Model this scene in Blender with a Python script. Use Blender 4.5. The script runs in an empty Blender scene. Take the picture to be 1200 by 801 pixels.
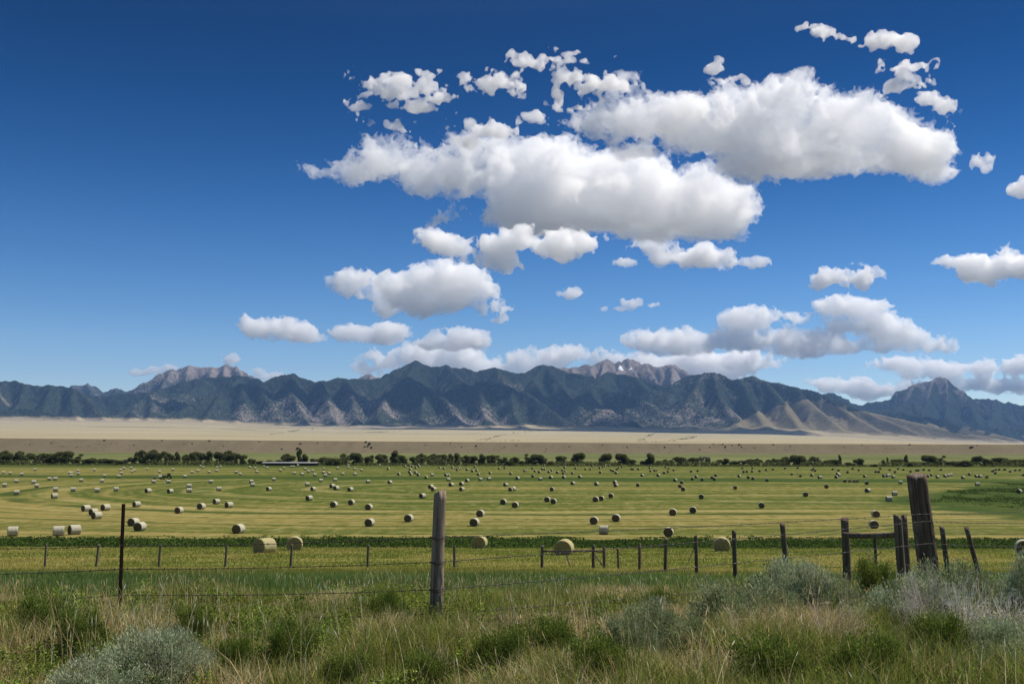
import bpy, math, random, time
import numpy as np
from mathutils import Matrix, Vector
T0 = time.time()
R = math.radians
SC = bpy.context.scene
COL = SC.collection
random.seed(7)
rng = np.random.default_rng(7)

# ------------------------------------------------------------------ camera
F = 35.0 / 36.0 * 1200.0            # focal length in photo pixels (photo 1200 x 801)
PITCH, ROLL = R(5.97), R(0.12)
cam_d = bpy.data.cameras.new('camera')
cam_d.lens = 35.0
cam_d.sensor_width = 36.0
cam_d.clip_start = 0.1
cam_d.clip_end = 90000.0
cam = bpy.data.objects.new('camera', cam_d)
COL.objects.link(cam)
CM = Matrix.Rotation(math.pi / 2 + PITCH, 4, 'X') @ Matrix.Rotation(ROLL, 4, 'Z')
cam.matrix_world = CM
SC.camera = cam
CR = np.array(CM.to_3x3())

# ------------------------------------------------------------------ sky, sun, exposure
SUN_EL, SUN_AZ = R(55), R(66)       # azimuth measured from +Y (view direction) towards +X
world = bpy.data.worlds.new('World')
SC.world = world
world.use_nodes = True
wn, wl = world.node_tree.nodes, world.node_tree.links
wn.clear()
sky = wn.new('ShaderNodeTexSky')
sky.sky_type = 'NISHITA'
sky.sun_disc = False
sky.sun_elevation = SUN_EL
sky.sun_rotation = SUN_AZ
sky.altitude = 1600
sky.air_density = 1.0
sky.dust_density = 0.4
sky.ozone_density = 2.0
geo = wn.new('ShaderNodeNewGeometry')
sep = wn.new('ShaderNodeSeparateXYZ')
ramp = wn.new('ShaderNodeValToRGB')
ramp.color_ramp.interpolation = 'B_SPLINE'
# polarised sky deepens with height; above the frame, paled to add neutral ambient light
els = [(0.0, (0.86, 0.84, 0.82)), (0.05, (0.74, 0.79, 0.82)), (0.13, (0.33, 0.56, 0.77)),
       (0.24, (0.075, 0.31, 0.57)), (0.35, (0.0, 0.15, 0.335)), (0.46, (0.0, 0.105, 0.25)), (0.60, (0.75, 0.80, 0.84)), (1.0, (0.95, 0.95, 0.93))]
ce = ramp.color_ramp.elements
while len(ce) > 1:
    ce.remove(ce[-1])
ce[0].position = 0.0
ce[0].color = (*els[0][1], 1)
for p_, c_ in els[1:]:
    e = ce.new(p_)
    e.color = (*c_, 1)
mixn = wn.new('ShaderNodeMix')
mixn.data_type = 'RGBA'
mixn.blend_type = 'MULTIPLY'
mixn.inputs[0].default_value = 1.0
bg = wn.new('ShaderNodeBackground')
bg.inputs[1].default_value = 0.11
wo = wn.new('ShaderNodeOutputWorld')
tc = wn.new('ShaderNodeTexCoord')
wl.new(tc.outputs['Generated'], sep.inputs[0])
wl.new(sep.outputs['Z'], ramp.inputs[0])
wl.new(sky.outputs[0], mixn.inputs[6])
wl.new(ramp.outputs[0], mixn.inputs[7])
wl.new(mixn.outputs[2], bg.inputs[0])
wl.new(bg.outputs[0], wo.inputs[0])
sun_d = bpy.data.lights.new('sun', 'SUN')
sun_d.energy = 4.8
sun_d.angle = R(0.53)
sun_d.color = (1.0, 0.93, 0.82)
sun = bpy.data.objects.new('sun', sun_d)
COL.objects.link(sun)
SUNV = Vector((math.sin(SUN_AZ) * math.cos(SUN_EL), math.cos(SUN_AZ) * math.cos(SUN_EL), math.sin(SUN_EL)))
sun.rotation_euler = SUNV.to_track_quat('Z', 'Y').to_euler()
vs = SC.view_settings
vs.view_transform = 'Standard'
vs.look = 'None'
vs.gamma = 1.0
vs.exposure = 0.28
vs.use_curve_mapping = False
cy = SC.cycles
cy.max_bounces = 40
cy.diffuse_bounces = 3
cy.glossy_bounces = 2
cy.transmission_bounces = 4
cy.transparent_max_bounces = 8
cy.volume_bounces = 40
cy.use_denoising = True

# ------------------------------------------------------------------ helpers
def ray(px, py):
    v = CR @ np.array([(px - 600.0) / F, (400.5 - py) / F, -1.0])
    return v / v[1]                                 # scaled so forward component is 1

def tag(o, label=None, cat=None, group=None, kind=None):
    if label: o['label'] = label
    if cat: o['category'] = cat
    if group: o['group'] = group
    if kind: o['kind'] = kind
    return o

def new_mesh(name, verts, faces, mats=(), smooth=False, col=None, uvn=None):
    """verts (n,3) array, faces (m,k) int array or list of index lists"""
    me = bpy.data.meshes.new(name)
    verts = np.asarray(verts, dtype=np.float32)
    if isinstance(faces, np.ndarray):
        m, k = faces.shape
        me.vertices.add(len(verts))
        me.vertices.foreach_set('co', verts.ravel())
        me.loops.add(m * k)
        me.loops.foreach_set('vertex_index', faces.astype(np.int32).ravel())
        me.polygons.add(m)
        me.polygons.foreach_set('loop_start', np.arange(0, m * k, k, dtype=np.int32))
        me.update(calc_edges=True)
    else:
        me.from_pydata(verts.tolist(), [], faces)
    if smooth:
        me.polygons.foreach_set('use_smooth', np.ones(len(me.polygons), dtype=bool))
    if col is not None:
        a = me.color_attributes.new('tint', 'FLOAT_COLOR', 'POINT')
        c = np.ones((len(verts), 4), dtype=np.float32)
        c[:, :col.shape[1]] = col
        a.data.foreach_set('color', c.ravel())
    for m_ in mats:
        me.materials.append(m_)
    me.update()
    return me

def link(name, me, parent=None, loc=None):
    o = bpy.data.objects.new(name, me)
    COL.objects.link(o)
    if parent is not None:
        o.parent = parent
    if loc is not None:
        o.location = loc
    return o

def empty(name, loc=(0, 0, 0), rz=0.0):
    o = bpy.data.objects.new(name, None)
    o.empty_display_size = 0.2
    COL.objects.link(o)
    o.location = loc
    o.rotation_euler = (0, 0, rz)
    return o

def copy_tree(o, parent=None):
    c = o.copy()
    COL.objects.link(c)
    if parent is not None:
        c.parent = parent
    for ch in list(o.children):
        copy_tree(ch, c)
    return c

class MB:
    """collects shapes into one mesh"""
    def __init__(self):
        self.v, self.f, self.n = [], [], 0
    def add(self, v, f):
        v = [tuple(p) for p in v]
        self.v += v
        self.f += [[i + self.n for i in q] for q in f]
        self.n += len(v)
    def tube(self, pts, rad, seg=8, jit=0.0, cap=True):
        pts = [Vector(p) for p in pts]
        rad = rad if hasattr(rad, '__len__') else [rad] * len(pts)
        vv, ff = [], []
        for i, p in enumerate(pts):
            a = pts[min(i + 1, len(pts) - 1)] - pts[max(i - 1, 0)]
            q = a.to_track_quat('Z', 'Y')
            for k in range(seg):
                t = 2 * math.pi * k / seg
                r = rad[i] * (1 + random.uniform(-jit, jit))
                vv.append(p + q @ Vector((math.cos(t) * r, math.sin(t) * r, 0)))
        for i in range(len(pts) - 1):
            for k in range(seg):
                k2 = (k + 1) % seg
                ff.append([i * seg + k, i * seg + k2, (i + 1) * seg + k2, (i + 1) * seg + k])
        if cap:
            ff.append(list(range(seg))[::-1])
            ff.append([(len(pts) - 1) * seg + k for k in range(seg)])
        self.add(vv, ff)
    def box(self, c, s, rot=None):
        vv = []
        for x in (-1, 1):
            for y in (-1, 1):
                for z in (-1, 1):
                    p = Vector((x * s[0] / 2, y * s[1] / 2, z * s[2] / 2))
                    if rot is not None:
                        p = rot @ p
                    vv.append(p + Vector(c))
        self.add(vv, [[0, 1, 3, 2], [4, 6, 7, 5], [0, 4, 5, 1], [2, 3, 7, 6], [0, 2, 6, 4], [1, 5, 7, 3]])
    def build(self, name, mat, parent=None, smooth=False, loc=None):
        me = new_mesh(name, np.array([tuple(p) for p in self.v]), self.f, [mat], smooth)
        return link(name, me, parent, loc)

class NT:
    """short hand for a material's node tree"""
    def __init__(self, name, rough=0.95, spec=0.02):
        self.m = bpy.data.materials.new(name)
        self.m.use_nodes = True
        self.t = self.m.node_tree
        self.b = self.t.nodes['Principled BSDF']
        self.b.inputs['Roughness'].default_value = rough
        self.b.inputs['Specular IOR Level'].default_value = spec
        self.out = self.t.nodes['Material Output']
    def n(self, kind, **kw):
        o = self.t.nodes.new('ShaderNode' + kind)
        for k, v in kw.items():
            setattr(o, k, v)
        return o
    def l(self, a, b):
        self.t.links.new(a, b)
    def put(self, sock, v):
        if hasattr(v, 'links'):
            self.l(v, sock)
        elif isinstance(v, (tuple, list)) and len(v) == 3 and sock.type == 'RGBA':
            sock.default_value = (*v, 1)
        else:
            sock.default_value = v
    def math(self, op, a, b=0.0, c=0.0, clamp=False):
        o = self.n('Math', operation=op, use_clamp=clamp)
        self.put(o.inputs[0], a); self.put(o.inputs[1], b); self.put(o.inputs[2], c)
        return o.outputs[0]
    def mix(self, f, a, b, blend='MIX'):
        o = self.n('Mix', data_type='RGBA', blend_type=blend)
        self.put(o.inputs[0], f); self.put(o.inputs[6], a); self.put(o.inputs[7], b)
        return o.outputs[2]
    def pos(self, world_=True):
        if world_:
            return self.n('NewGeometry').outputs['Position']
        return self.n('TexCoord').outputs['Object']
    def mapv(self, v, scale=(1, 1, 1), loc=(0, 0, 0)):
        o = self.n('Mapping')
        self.l(v, o.inputs[0])
        o.inputs['Location'].default_value = loc
        o.inputs['Scale'].default_value = scale
        return o.outputs[0]
    def noise(self, v, scale, detail=4, rough=0.55, dist=0.0, dims='3D'):
        o = self.n('TexNoise', noise_dimensions=dims)
        if v is not None:
            self.l(v, o.inputs['Vector' if dims != '1D' else 'W'])
        o.inputs['Scale'].default_value = scale
        o.inputs['Detail'].default_value = detail
        o.inputs['Roughness'].default_value = rough
        o.inputs['Distortion'].default_value = dist
        return o.outputs[0]
    def step(self, v, a, b, lo=0.0, hi=1.0):
        o = self.n('MapRange', interpolation_type='SMOOTHSTEP')
        self.put(o.inputs[0], v)
        self.put(o.inputs[1], a); self.put(o.inputs[2], b)
        self.put(o.inputs[3], lo); self.put(o.inputs[4], hi)
        return o.outputs[0]
    def xyz(self, v):
        o = self.n('SeparateXYZ')
        self.l(v, o.inputs[0])
        return o.outputs
    def attr(self, name='tint'):
        return self.n('Attribute', attribute_name=name).outputs['Color']
    def base(self, c):
        self.put(self.b.inputs['Base Color'], c)
        return self.m
    def bump(self, h, strength=0.5, dist=0.05):
        o = self.n('Bump')
        o.inputs['Strength'].default_value = strength
        o.inputs['Distance'].default_value = dist
        self.l(h, o.inputs['Height'])
        self.l(o.outputs[0], self.b.inputs['Normal'])

def interp_smooth(x, xs, ys):
    """monotone cubic (PCHIP) interpolation"""
    xs, ys = np.asarray(xs, float), np.asarray(ys, float)
    h = np.diff(xs); d = np.diff(ys) / h
    m = np.zeros_like(ys)
    for i in range(1, len(xs) - 1):
        if d[i - 1] * d[i] > 0:
            w1, w2 = 2 * h[i] + h[i - 1], h[i] + 2 * h[i - 1]
            m[i] = (w1 + w2) / (w1 / d[i - 1] + w2 / d[i])
    m[0], m[-1] = d[0], d[-1]
    x = np.clip(x, xs[0], xs[-1])
    i = np.clip(np.searchsorted(xs, x) - 1, 0, len(xs) - 2)
    t = (x - xs[i]) / h[i]
    return ((2*t**3 - 3*t**2 + 1) * ys[i] + (t**3 - 2*t**2 + t) * h[i] * m[i]
            + (-2*t**3 + 3*t**2) * ys[i + 1] + (t**3 - t**2) * h[i] * m[i + 1])

_tab = np.random.default_rng(3).random((256, 256))
def vnoise(x, y, seed=0):
    x = x + seed * 17.31; y = y + seed * 9.77
    xi, yi = np.floor(x).astype(int), np.floor(y).astype(int)
    fx, fy = x - xi, y - yi
    fx, fy = fx*fx*fx*(fx*(fx*6-15)+10), fy*fy*fy*(fy*(fy*6-15)+10)
    g = lambda a, b: _tab[a & 255, b & 255]
    return ((g(xi, yi)*(1-fx) + g(xi+1, yi)*fx)*(1-fy) + (g(xi, yi+1)*(1-fx) + g(xi+1, yi+1)*fx)*fy)
def fbm(x, y, s, octv=5, seed=0, gain=0.5):
    a, tot, amp = 0.0, 0.0, 1.0
    for o in range(octv):
        a = a + vnoise(x / s * 2**o, y / s * 2**o, seed + o * 3) * amp
        tot += amp; amp *= gain
    return a / tot

# height of the near ground as a function of the distance ahead (eye = 0)
GY = [-60, 0, 7, 10, 14, 19, 28, 45, 70, 93, 110, 125, 145, 165, 190, 220, 280, 800, 2400]
GZ = [-1.5, -1.6, -1.68, -1.74, -2.0, -2.65, -3.62, -5.5, -8.3, -9.9, -11.0, -12.0, -13.2, -14.1, -14.7, -15.0, -15.3, -15.5, -15.6]
def gz(Y):
    return interp_smooth(Y, GY, GZ)
def ghit(px, py, y0=5.0, y1=3000.0):
    """where the line of sight through a photo pixel meets the near ground"""
    d = ray(px, py)
    ys = np.geomspace(y0, y1, 4000)
    below = (ys * d[2] - gz(ys)) <= 0
    i = int(np.argmax(below)) if below.any() else len(ys) - 1
    return ys[i] * d[0], ys[i], float(gz(ys[i]))
def at(px, Y, py=None):
    """X (and Z) at distance Y for a pixel"""
    d = ray(px, 560 if py is None else py)
    return d[0] * Y, (None if py is None else d[2] * Y)
def ordw(n):
    w = ['first','second','third','fourth','fifth','sixth','seventh','eighth','ninth','tenth','eleventh','twelfth','thirteenth','fourteenth','fifteenth','sixteenth','seventeenth','eighteenth','nineteenth','twentieth']
    return w[n] if n < 20 else 'twenty ' + w[n - 20]
# ------------------------------------------------------------------ ground sheets
def sheet(name, Ys, zf, mat, nt=60, xf=None, label=None):
    """one strip of ground; x spreads with distance"""
    Ys = np.asarray(Ys, float)
    ts = np.linspace(-1, 1, nt)
    TT, YY = np.meshgrid(ts, Ys)
    W = (np.abs(YY) * 0.85 + 45) if xf is None else xf(YY)
    XX = TT * W
    ZZ = zf(XX, YY)
    v = np.stack([XX, YY, ZZ], -1).reshape(-1, 3)
    ny = len(Ys)
    i = np.arange(ny * nt).reshape(ny, nt)
    f = np.stack([i[:-1, :-1], i[:-1, 1:], i[1:, 1:], i[1:, :-1]], -1).reshape(-1, 4)
    o = link(name, new_mesh(name, v, f, [mat], True))
    tag(o, kind='structure', label=label)
    return o

# -- roadside and pasture soil under the grass
n = NT('soil_and_thatch')
p = n.pos()
c1 = n.noise(p, 0.7, 5)
c2 = n.noise(p, 9.0, 4)
X_, Y_, Z_ = n.xyz(p)
col = n.mix(c1, (0.055, 0.050, 0.022), (0.11, 0.095, 0.045))
col = n.mix(n.step(c2, 0.45, 0.7), col, (0.035, 0.045, 0.015))
dk = n.mix(c2, (0.064, 0.105, 0.028), (0.095, 0.140, 0.038))
far_y = n.mix(c2, (0.145, 0.155, 0.034), (0.215, 0.20, 0.056))
edge = n.math('ADD', Y_, n.math('MULTIPLY', n.noise(p, 0.08, 3), 10.0))
col = n.mix(n.step(edge, 15.0, 19.0), col, dk)
col = n.mix(n.step(edge, 36.0, 46.0), col, far_y)
n.base(col)
n.bump(c2, 0.6, 0.04)
M_soil = n.m
sheet('ground', np.concatenate([np.linspace(-60, 0, 7), np.linspace(1, 30, 59), np.linspace(31, 108, 60)]),
      lambda X, Y: gz(Y) + (vnoise(X / 1.3, Y / 1.3) - .5) * 0.10 * (Y < 107), M_soil, 120)
n = NT('ditch_soil')
n.base(n.mix(n.noise(n.pos(), 0.5, 4), (0.035, 0.058, 0.014), (0.065, 0.095, 0.022)))
sheet('ditch_bank', np.linspace(108, 142, 20), lambda X, Y: gz(Y), n.m, 60)

# -- the mown hay field: windrow lines run round a long racetrack
n = NT('mown_hay_field')
p = n.pos()
X_, Y_, Z_ = n.xyz(p)
wob = n.math('MULTIPLY', n.math('SUBTRACT', n.noise(p, 0.018, 3), 0.5), 12.0)
cx = n.math('SUBTRACT', X_, n.math('MINIMUM', n.math('MAXIMUM', X_, -20.0), 320.0))
cyv = n.math('SUBTRACT', Y_, 372.0)
rr = n.math('SQRT', n.math('ADD', n.math('MULTIPLY', cx, cx), n.math('MULTIPLY', cyv, cyv)))
rr = n.math('ADD', rr, wob)
wide = n.noise(rr, 0.028, 3, 0.6, dims='1D')
rows = n.noise(rr, 0.16, 2, 0.6, dims='1D')
fine = n.noise(p, 0.55, 5, 0.7)
mid = n.noise(p, 0.05, 4, 0.6)
patch = n.noise(n.mapv(p, (0.010, 0.028, 1)), 1.0, 3)
green = (0.066, 0.092, 0.014)
straw = (0.235, 0.19, 0.060)
# nearer half of the field is drier
near = n.step(n.math('ADD', Y_, n.math('MULTIPLY', n.math('SUBTRACT', mid, 0.5), 60.0)), 300.0, 215.0)
left = n.step(n.math('ADD', X_, n.math('MULTIPLY', Y_, 0.25)), 50.0, -90.0)
dry = n.math('ADD', n.math('MULTIPLY', near, 0.55), n.math('MULTIPLY', left, 0.38))
dry = n.math('ADD', dry, n.math('MULTIPLY', n.math('SUBTRACT', wide, 0.5), 2.3))
dry = n.math('ADD', dry, n.math('MULTIPLY', n.math('SUBTRACT', rows, 0.5), 2.2))
dry = n.math('ADD', dry, n.math('MULTIPLY', n.math('SUBTRACT', fine, 0.5), 2.2))
dry = n.math('ADD', dry, n.math('MULTIPLY', n.math('SUBTRACT', patch, 0.5), 0.7))
dry = n.math('ADD', dry, 0.22)
col = n.mix(n.step(dry, 0.0, 1.15), green, straw)
col = n.mix(n.math('MULTIPLY', n.step(fine, 0.58, 0.75), 0.45), col, (0.33, 0.30, 0.15))
# dark green uncut lines
def ring(r0, w, amt):
    d = n.math('ABSOLUTE', n.math('SUBTRACT', rr, r0))
    return n.math('MULTIPLY', n.step(d, w, w * 0.3), amt)
lines = ring(148.0, 5.0, 0.9)
for r0, w, a_ in ((98, 3.0, 0.75), (172, 2.0, 0.7), (186, 1.8, 0.85), (60, 2.6, 0.6), (205, 1.8, 0.65), (128, 2.2, 0.55), (40, 2.4, 0.5), (80, 2.0, 0.4), (114, 2.0, 0.4)):
    lines = n.math('MAXIMUM', lines, ring(r0, w, a_))
brk = n.step(n.noise(p, 0.045, 3), 0.36, 0.52)
lines = n.math('MULTIPLY', lines, brk)
dash = n.noise(n.mapv(p, (0.42, 0.13, 1)), 1.0, 5, 0.72)
uncut = (0.026, 0.048, 0.011)
# the cross strip beyond which the far half lies
d = n.math('ABSOLUTE', n.math('SUBTRACT', n.math('ADD', Y_, n.math('MULTIPLY', X_, 0.10)), 478.0))
strip = n.math('MULTIPLY', n.step(n.math('SUBTRACT', d, n.math('MULTIPLY', mid, 12.0)), 26.0, 12.0), 0.92)
lines = n.math('MAXIMUM', lines, strip)
# standing crop at the right
bx = n.math('SUBTRACT', X_, n.math('ADD', 100.0, n.math('MULTIPLY', n.math('MAXIMUM', n.math('SUBTRACT', Y_, 290.0), 0.0), 0.72)))
bx = n.math('ADD', bx, n.math('MULTIPLY', n.math('SUBTRACT', mid, 0.5), 40.0))
crop = n.math('MULTIPLY', n.step(bx, 0.0, 10.0), n.step(Y_, 470.0, 400.0))
crop = n.math('MULTIPLY', crop, n.step(Y_, 172.0, 215.0))
crop = n.math('MULTIPLY', crop, n.step(n.math('ADD', n.noise(p, 0.03, 3), n.math('MULTIPLY', wide, 0.3)), 0.66, 0.84, 1.0, 0.75))
lines = n.math('MAXIMUM', lines, n.math('MULTIPLY', crop, 0.95))
# far left edge is a bright green band
fl = n.math('MULTIPLY', n.step(Y_, 690.0, 730.0), n.step(X_, 60.0, -250.0))
lines = n.math('MAXIMUM', lines, n.math('MULTIPLY', fl, 0.8))
ucol = n.mix(n.noise(p, 0.35, 4), uncut, (0.060, 0.092, 0.018))
col = n.mix(n.math('MULTIPLY', n.step(dash, 0.50, 0.68), 0.42), col, (0.32, 0.28, 0.12))
col = n.mix(n.math('MULTIPLY', n.step(dash, 0.50, 0.33), 0.50), col, (0.055, 0.078, 0.014))
pal_ = n.math('MAXIMUM', n.math('MAXIMUM', ring(138, 5.0, 0.5), ring(90, 4.0, 0.5)), n.math('MAXIMUM', ring(52, 4.0, 0.45), ring(160, 3.0, 0.4)))
col = n.mix(n.math('MULTIPLY', pal_, brk), col, (0.31, 0.27, 0.11))
col = n.mix(lines, col, ucol)
n.base(col)
n.bump(fine, 1.0, 0.25)
M_field = n.m
def zfield(X, Y):
    return gz(Y) + np.clip((Y - 142) / 20, 0, 1) * np.clip((790 - Y) / 20, 0, 1) * ((fbm(X, Y, 60, 3) - .5) * 0.7)
sheet('hay_field', np.concatenate([np.linspace(142, 300, 70), np.linspace(304, 800, 90)]), zfield, M_field, 150)

n = NT('river_meadow')
p = n.pos()
n.base(n.mix(n.step(n.noise(n.mapv(p, (0.004, 0.02, 1)), 1.0, 4), 0.4, 0.62), (0.085, 0.105, 0.03), (0.17, 0.17, 0.065)))
sheet('meadow', np.linspace(800, 2250, 30), lambda X, Y: gz(Y), n.m, 60)

# -- bluff and plain: tied to sight lines so the bench tilts like in the photo
def e_line(pts):
    rs = np.array([ray(a, b) for a, b in pts])
    return rs[:, 0], rs[:, 2]
BT = e_line([(-300, 511.0), (0, 513.2), (400, 516.4), (800, 519.2), (1200, 520.6), (1500, 521.0)])
FT = e_line([(-300, 490), (0, 492), (100, 494), (200, 495), (300, 499), (400, 502), (500, 502), (600, 503), (700, 504.5), (800, 506.5), (900, 508), (1000, 512), (1100, 518), (1200, 520), (1500, 520.3)])
Y_BL, Y_FT = 2330.0, 11800.0
def zplain(X, Y):
    t = X / Y
    a = np.interp(t, *BT); b = np.interp(t, *FT)
    s = np.clip((Y - Y_BL) / (Y_FT - Y_BL), 0, 3)
    s = np.where(s < 1, s ** 0.8, 1.0)
    return Y * (a + (b - a) * s)
def zbluff(X, Y):
    t = X / Y
    top = Y_BL * np.interp(X / Y_BL, *BT)
    u = np.clip((Y - 2180) / (Y_BL - 2180), 0, 1)
    g = vnoise(X / 60, X * 0 + 3) * 0.6 + vnoise(X / 21, X * 0) * 0.4
    u2 = np.clip(u * (0.85 + 0.3 * g), 0, 1)
    u2 = np.where(u >= 1, 1, u2)
    u2 = u2 * u2 * (3 - 2 * u2)
    return -15.6 + (top + 15.6) * u2
n = NT('bluff_sagebrush_slope')
p = n.pos()
spots = n.step(n.noise(p, 0.09, 4, 0.75), 0.55, 0.66)
col = n.mix(n.noise(p, 0.01, 4), (0.12, 0.097, 0.058), (0.18, 0.145, 0.09))
n.base(n.mix(n.math('MULTIPLY', spots, 0.75), col, (0.05, 0.05, 0.03)))
wfar = lambda YY: YY * 0.95
sheet('bluff', np.linspace(2180, Y_BL, 30), zbluff, n.m, 400, wfar)
n = NT('dry_plain')
p = n.pos()
streak = n.noise(n.mapv(p, (0.00035, 0.0013, 1)), 1.0, 6, 0.68)
col = n.mix(n.step(streak, 0.40, 0.64), (0.42, 0.35, 0.225), (0.23, 0.205, 0.115))
gp = n.step(n.noise(n.mapv(p, (0.0003, 0.0012, 1), (5, 2, 0)), 1.0, 5, 0.7), 0.52, 0.64)
col = n.mix(n.math('MULTIPLY', gp, 0.6), col, (0.10, 0.12, 0.06))
dots = n.step(n.noise(n.mapv(p, (0.012, 0.004, 1)), 1.0, 2), 0.69, 0.73)
dots = n.math('MULTIPLY', dots, n.step(n.noise(p, 0.0009, 2), 0.5, 0.62))
col = n.mix(n.math('MULTIPLY', dots, 0.8), col, (0.05, 0.055, 0.03))
n.base(col)
sheet('plain', np.geomspace(Y_BL, 11900, 70), zplain, n.m, 160, wfar)

def sst(x, a, b):
    t = np.clip((x - a) / (b - a), 0, 1)
    return t * t * (3 - 2 * t)

# ------------------------------------------------------------------ mountains (stream-eroded height fields)
def erode(h, U, dx, iters, K, dt):
    ny, nx = h.shape
    N = ny * nx
    idx = np.arange(N).reshape(ny, nx)
    fixed = np.zeros((ny, nx), bool)
    fixed[0, :] = fixed[-1, :] = True
    for it in range(iters):
        h = h + U * dt * (~fixed)
        best = np.zeros((ny, nx)); rec = idx.copy(); dist = np.full((ny, nx), dx)
        hp = np.pad(h, 1, constant_values=1e9)
        for dy in (-1, 0, 1):
            for dx_ in (-1, 0, 1):
                if dy == 0 and dx_ == 0: continue
                dd = dx * math.hypot(dy, dx_)
                s = (h - hp[1 + dy:1 + dy + ny, 1 + dx_:1 + dx_ + nx]) / dd
                b = s > best
                best = np.where(b, s, best)
                rec = np.where(b, idx + dy * nx + dx_, rec)
                dist = np.where(b, dd, dist)
        rec = np.where(fixed, idx, rec)
        rf = rec.ravel()
        order = np.argsort(h.ravel())
        ol = order.tolist(); rl = rf.tolist()
        A = [dx * dx] * N
        for i in reversed(ol):
            r = rl[i]
            if r != i:
                A[r] += A[i]
        Fc = K * dt * np.sqrt(np.array(A)) / dist.ravel()
        Fl = Fc.tolist(); hl = h.ravel().tolist()
        for i in ol:
            r = rl[i]
            if r != i:
                f_ = Fl[i]
                hl[i] = (hl[i] + f_ * hl[r]) / (1 + f_)
        h = np.array(hl).reshape(ny, nx)
        # talus
        for _ in range(3 if it < iters - 6 else 1):
            hs = h.copy()
            hs[1:-1, 1:-1] = h[1:-1, 1:-1] * 0.72 + 0.07 * (h[:-2, 1:-1] + h[2:, 1:-1] + h[1:-1, :-2] + h[1:-1, 2:])
            h = hs
    return h

def mountain(name, ridges, y0, y1, dx, mat, seed, iters, K, cover, steep=1.9, rough=1.0):
    """ridges: crest lines as (photo x, photo y, distance in km); slopes fall away on both sides, then streams cut them"""
    xw = y1 * 0.74
    xs = np.arange(-xw, xw, dx); ys = np.arange(y0, y1, dx)
    X, Y = np.meshgrid(xs, ys)
    XW = X + (fbm(X, Y, 800, 5, seed, .6) - .5) * 620
    YW = Y + (fbm(X, Y, 800, 5, seed + 7, .6) - .5) * 620
    near_crest = np.full(X.shape, 1e9)
    h = np.full(X.shape, -70.0)
    for rd in ridges:
        pts = []
        for (px, py, km) in rd:
            d = ray(px, py)
            Yk = km * 1000.0
            b_ = Yk * np.interp(d[0], *FT)
            pts.append((d[0] * Yk, Yk, max(Yk * d[2] - b_, 5.0)))
        for (p, q) in zip(pts[:-1], pts[1:]):
            ux, uy = q[0] - p[0], q[1] - p[1]
            L2 = ux * ux + uy * uy + 1e-6
            # crest itself stays on its line; the flanks wander
            t0 = np.clip(((X - p[0]) * ux + (Y - p[1]) * uy) / L2, 0, 1)
            d0 = np.hypot(X - p[0] - t0 * ux, Y - p[1] - t0 * uy)
            wv = np.clip(d0 / 260, 0, 1)
            xx = X + (XW - X) * wv; yy = Y + (YW - Y) * wv
            t = np.clip(((xx - p[0]) * ux + (yy - p[1]) * uy) / L2, 0, 1)
            d = np.hypot(xx - p[0] - t * ux, yy - p[1] - t * uy)
            hz_ = p[2] + (q[2] - p[2]) * t0
            dd_ = np.sqrt(d * d + 25**2) - 25
            c = (hz_ + 70) * np.exp(-dd_ / (hz_ * steep + 50)) - 70
            h = np.maximum(h, c)
            near_crest = np.minimum(near_crest, d0)
    raw = h.copy()
    h = np.maximum(h, 0) * sst(Y, y0 + 60, y0 + 420)
    hi = h.copy()
    calm = 1 - 0.75 * sst(600 + X / Y * F, 850, 910) * sst(h, 650, 450)
    rdg = 1 - np.abs(fbm(X + 300, Y, 420, 5, seed + 3, .55) * 2 - 1) * 2.2
    h = h + rdg * 85 * rough * calm * np.clip(h / 260, 0, 1) * np.clip(near_crest / 260, .10, 1)
    h = erode(np.maximum(h, 0) + 1e-3 * fbm(X, Y, 50, 2, 1), np.zeros_like(X), dx, iters, K, 40.0)
    w = np.clip(near_crest / 350, 0, 1)
    h = np.maximum(h, 0) * w + hi * (1 - w)
    h += (fbm(X, Y, 150, 5, seed + 9, .58) - .5) * 70 * rough * calm * np.clip(h / 200, 0, 1)
    h = np.maximum(h, 0)
    # outwash fans spread from the foot of the slopes
    fan = 26 * np.log1p(np.exp(np.clip((raw - 20) / 26, -30, 30))) * sst(Y, y0 + 40, y0 + 700) * (0.55 + 0.9 * fbm(X, Y, 700, 3, seed + 12))
    h = np.maximum(h, fan * (fan < 60) + np.minimum(fan, 60) * (fan >= 60))
    Bm = np.interp(X / Y, *FT)
    Z = Y * Bm + h
    Z = Z - sst(Y, y0 + 300, y0) * 60 - sst(h, 6, 0) * 7
    ny, nx = X.shape
    gy, gx = np.gradient(Z, dx)
    slope = np.sqrt(gx**2 + gy**2)
    px = 600 + X / Y * F
    cov = cover(X, Y, Z, h, h / 1000, slope, gx, gy, px)
    v = np.stack([X, Y, Z], -1).reshape(-1, 3)
    i = np.arange(ny * nx).reshape(ny, nx)
    f = np.stack([i[:-1, :-1], i[:-1, 1:], i[1:, 1:], i[1:, :-1]], -1).reshape(-1, 4)
    o = link(name, new_mesh(name, v, f, [mat], True, cov.reshape(-1, 3)))
    tag(o, kind='structure')
    return o

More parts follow.
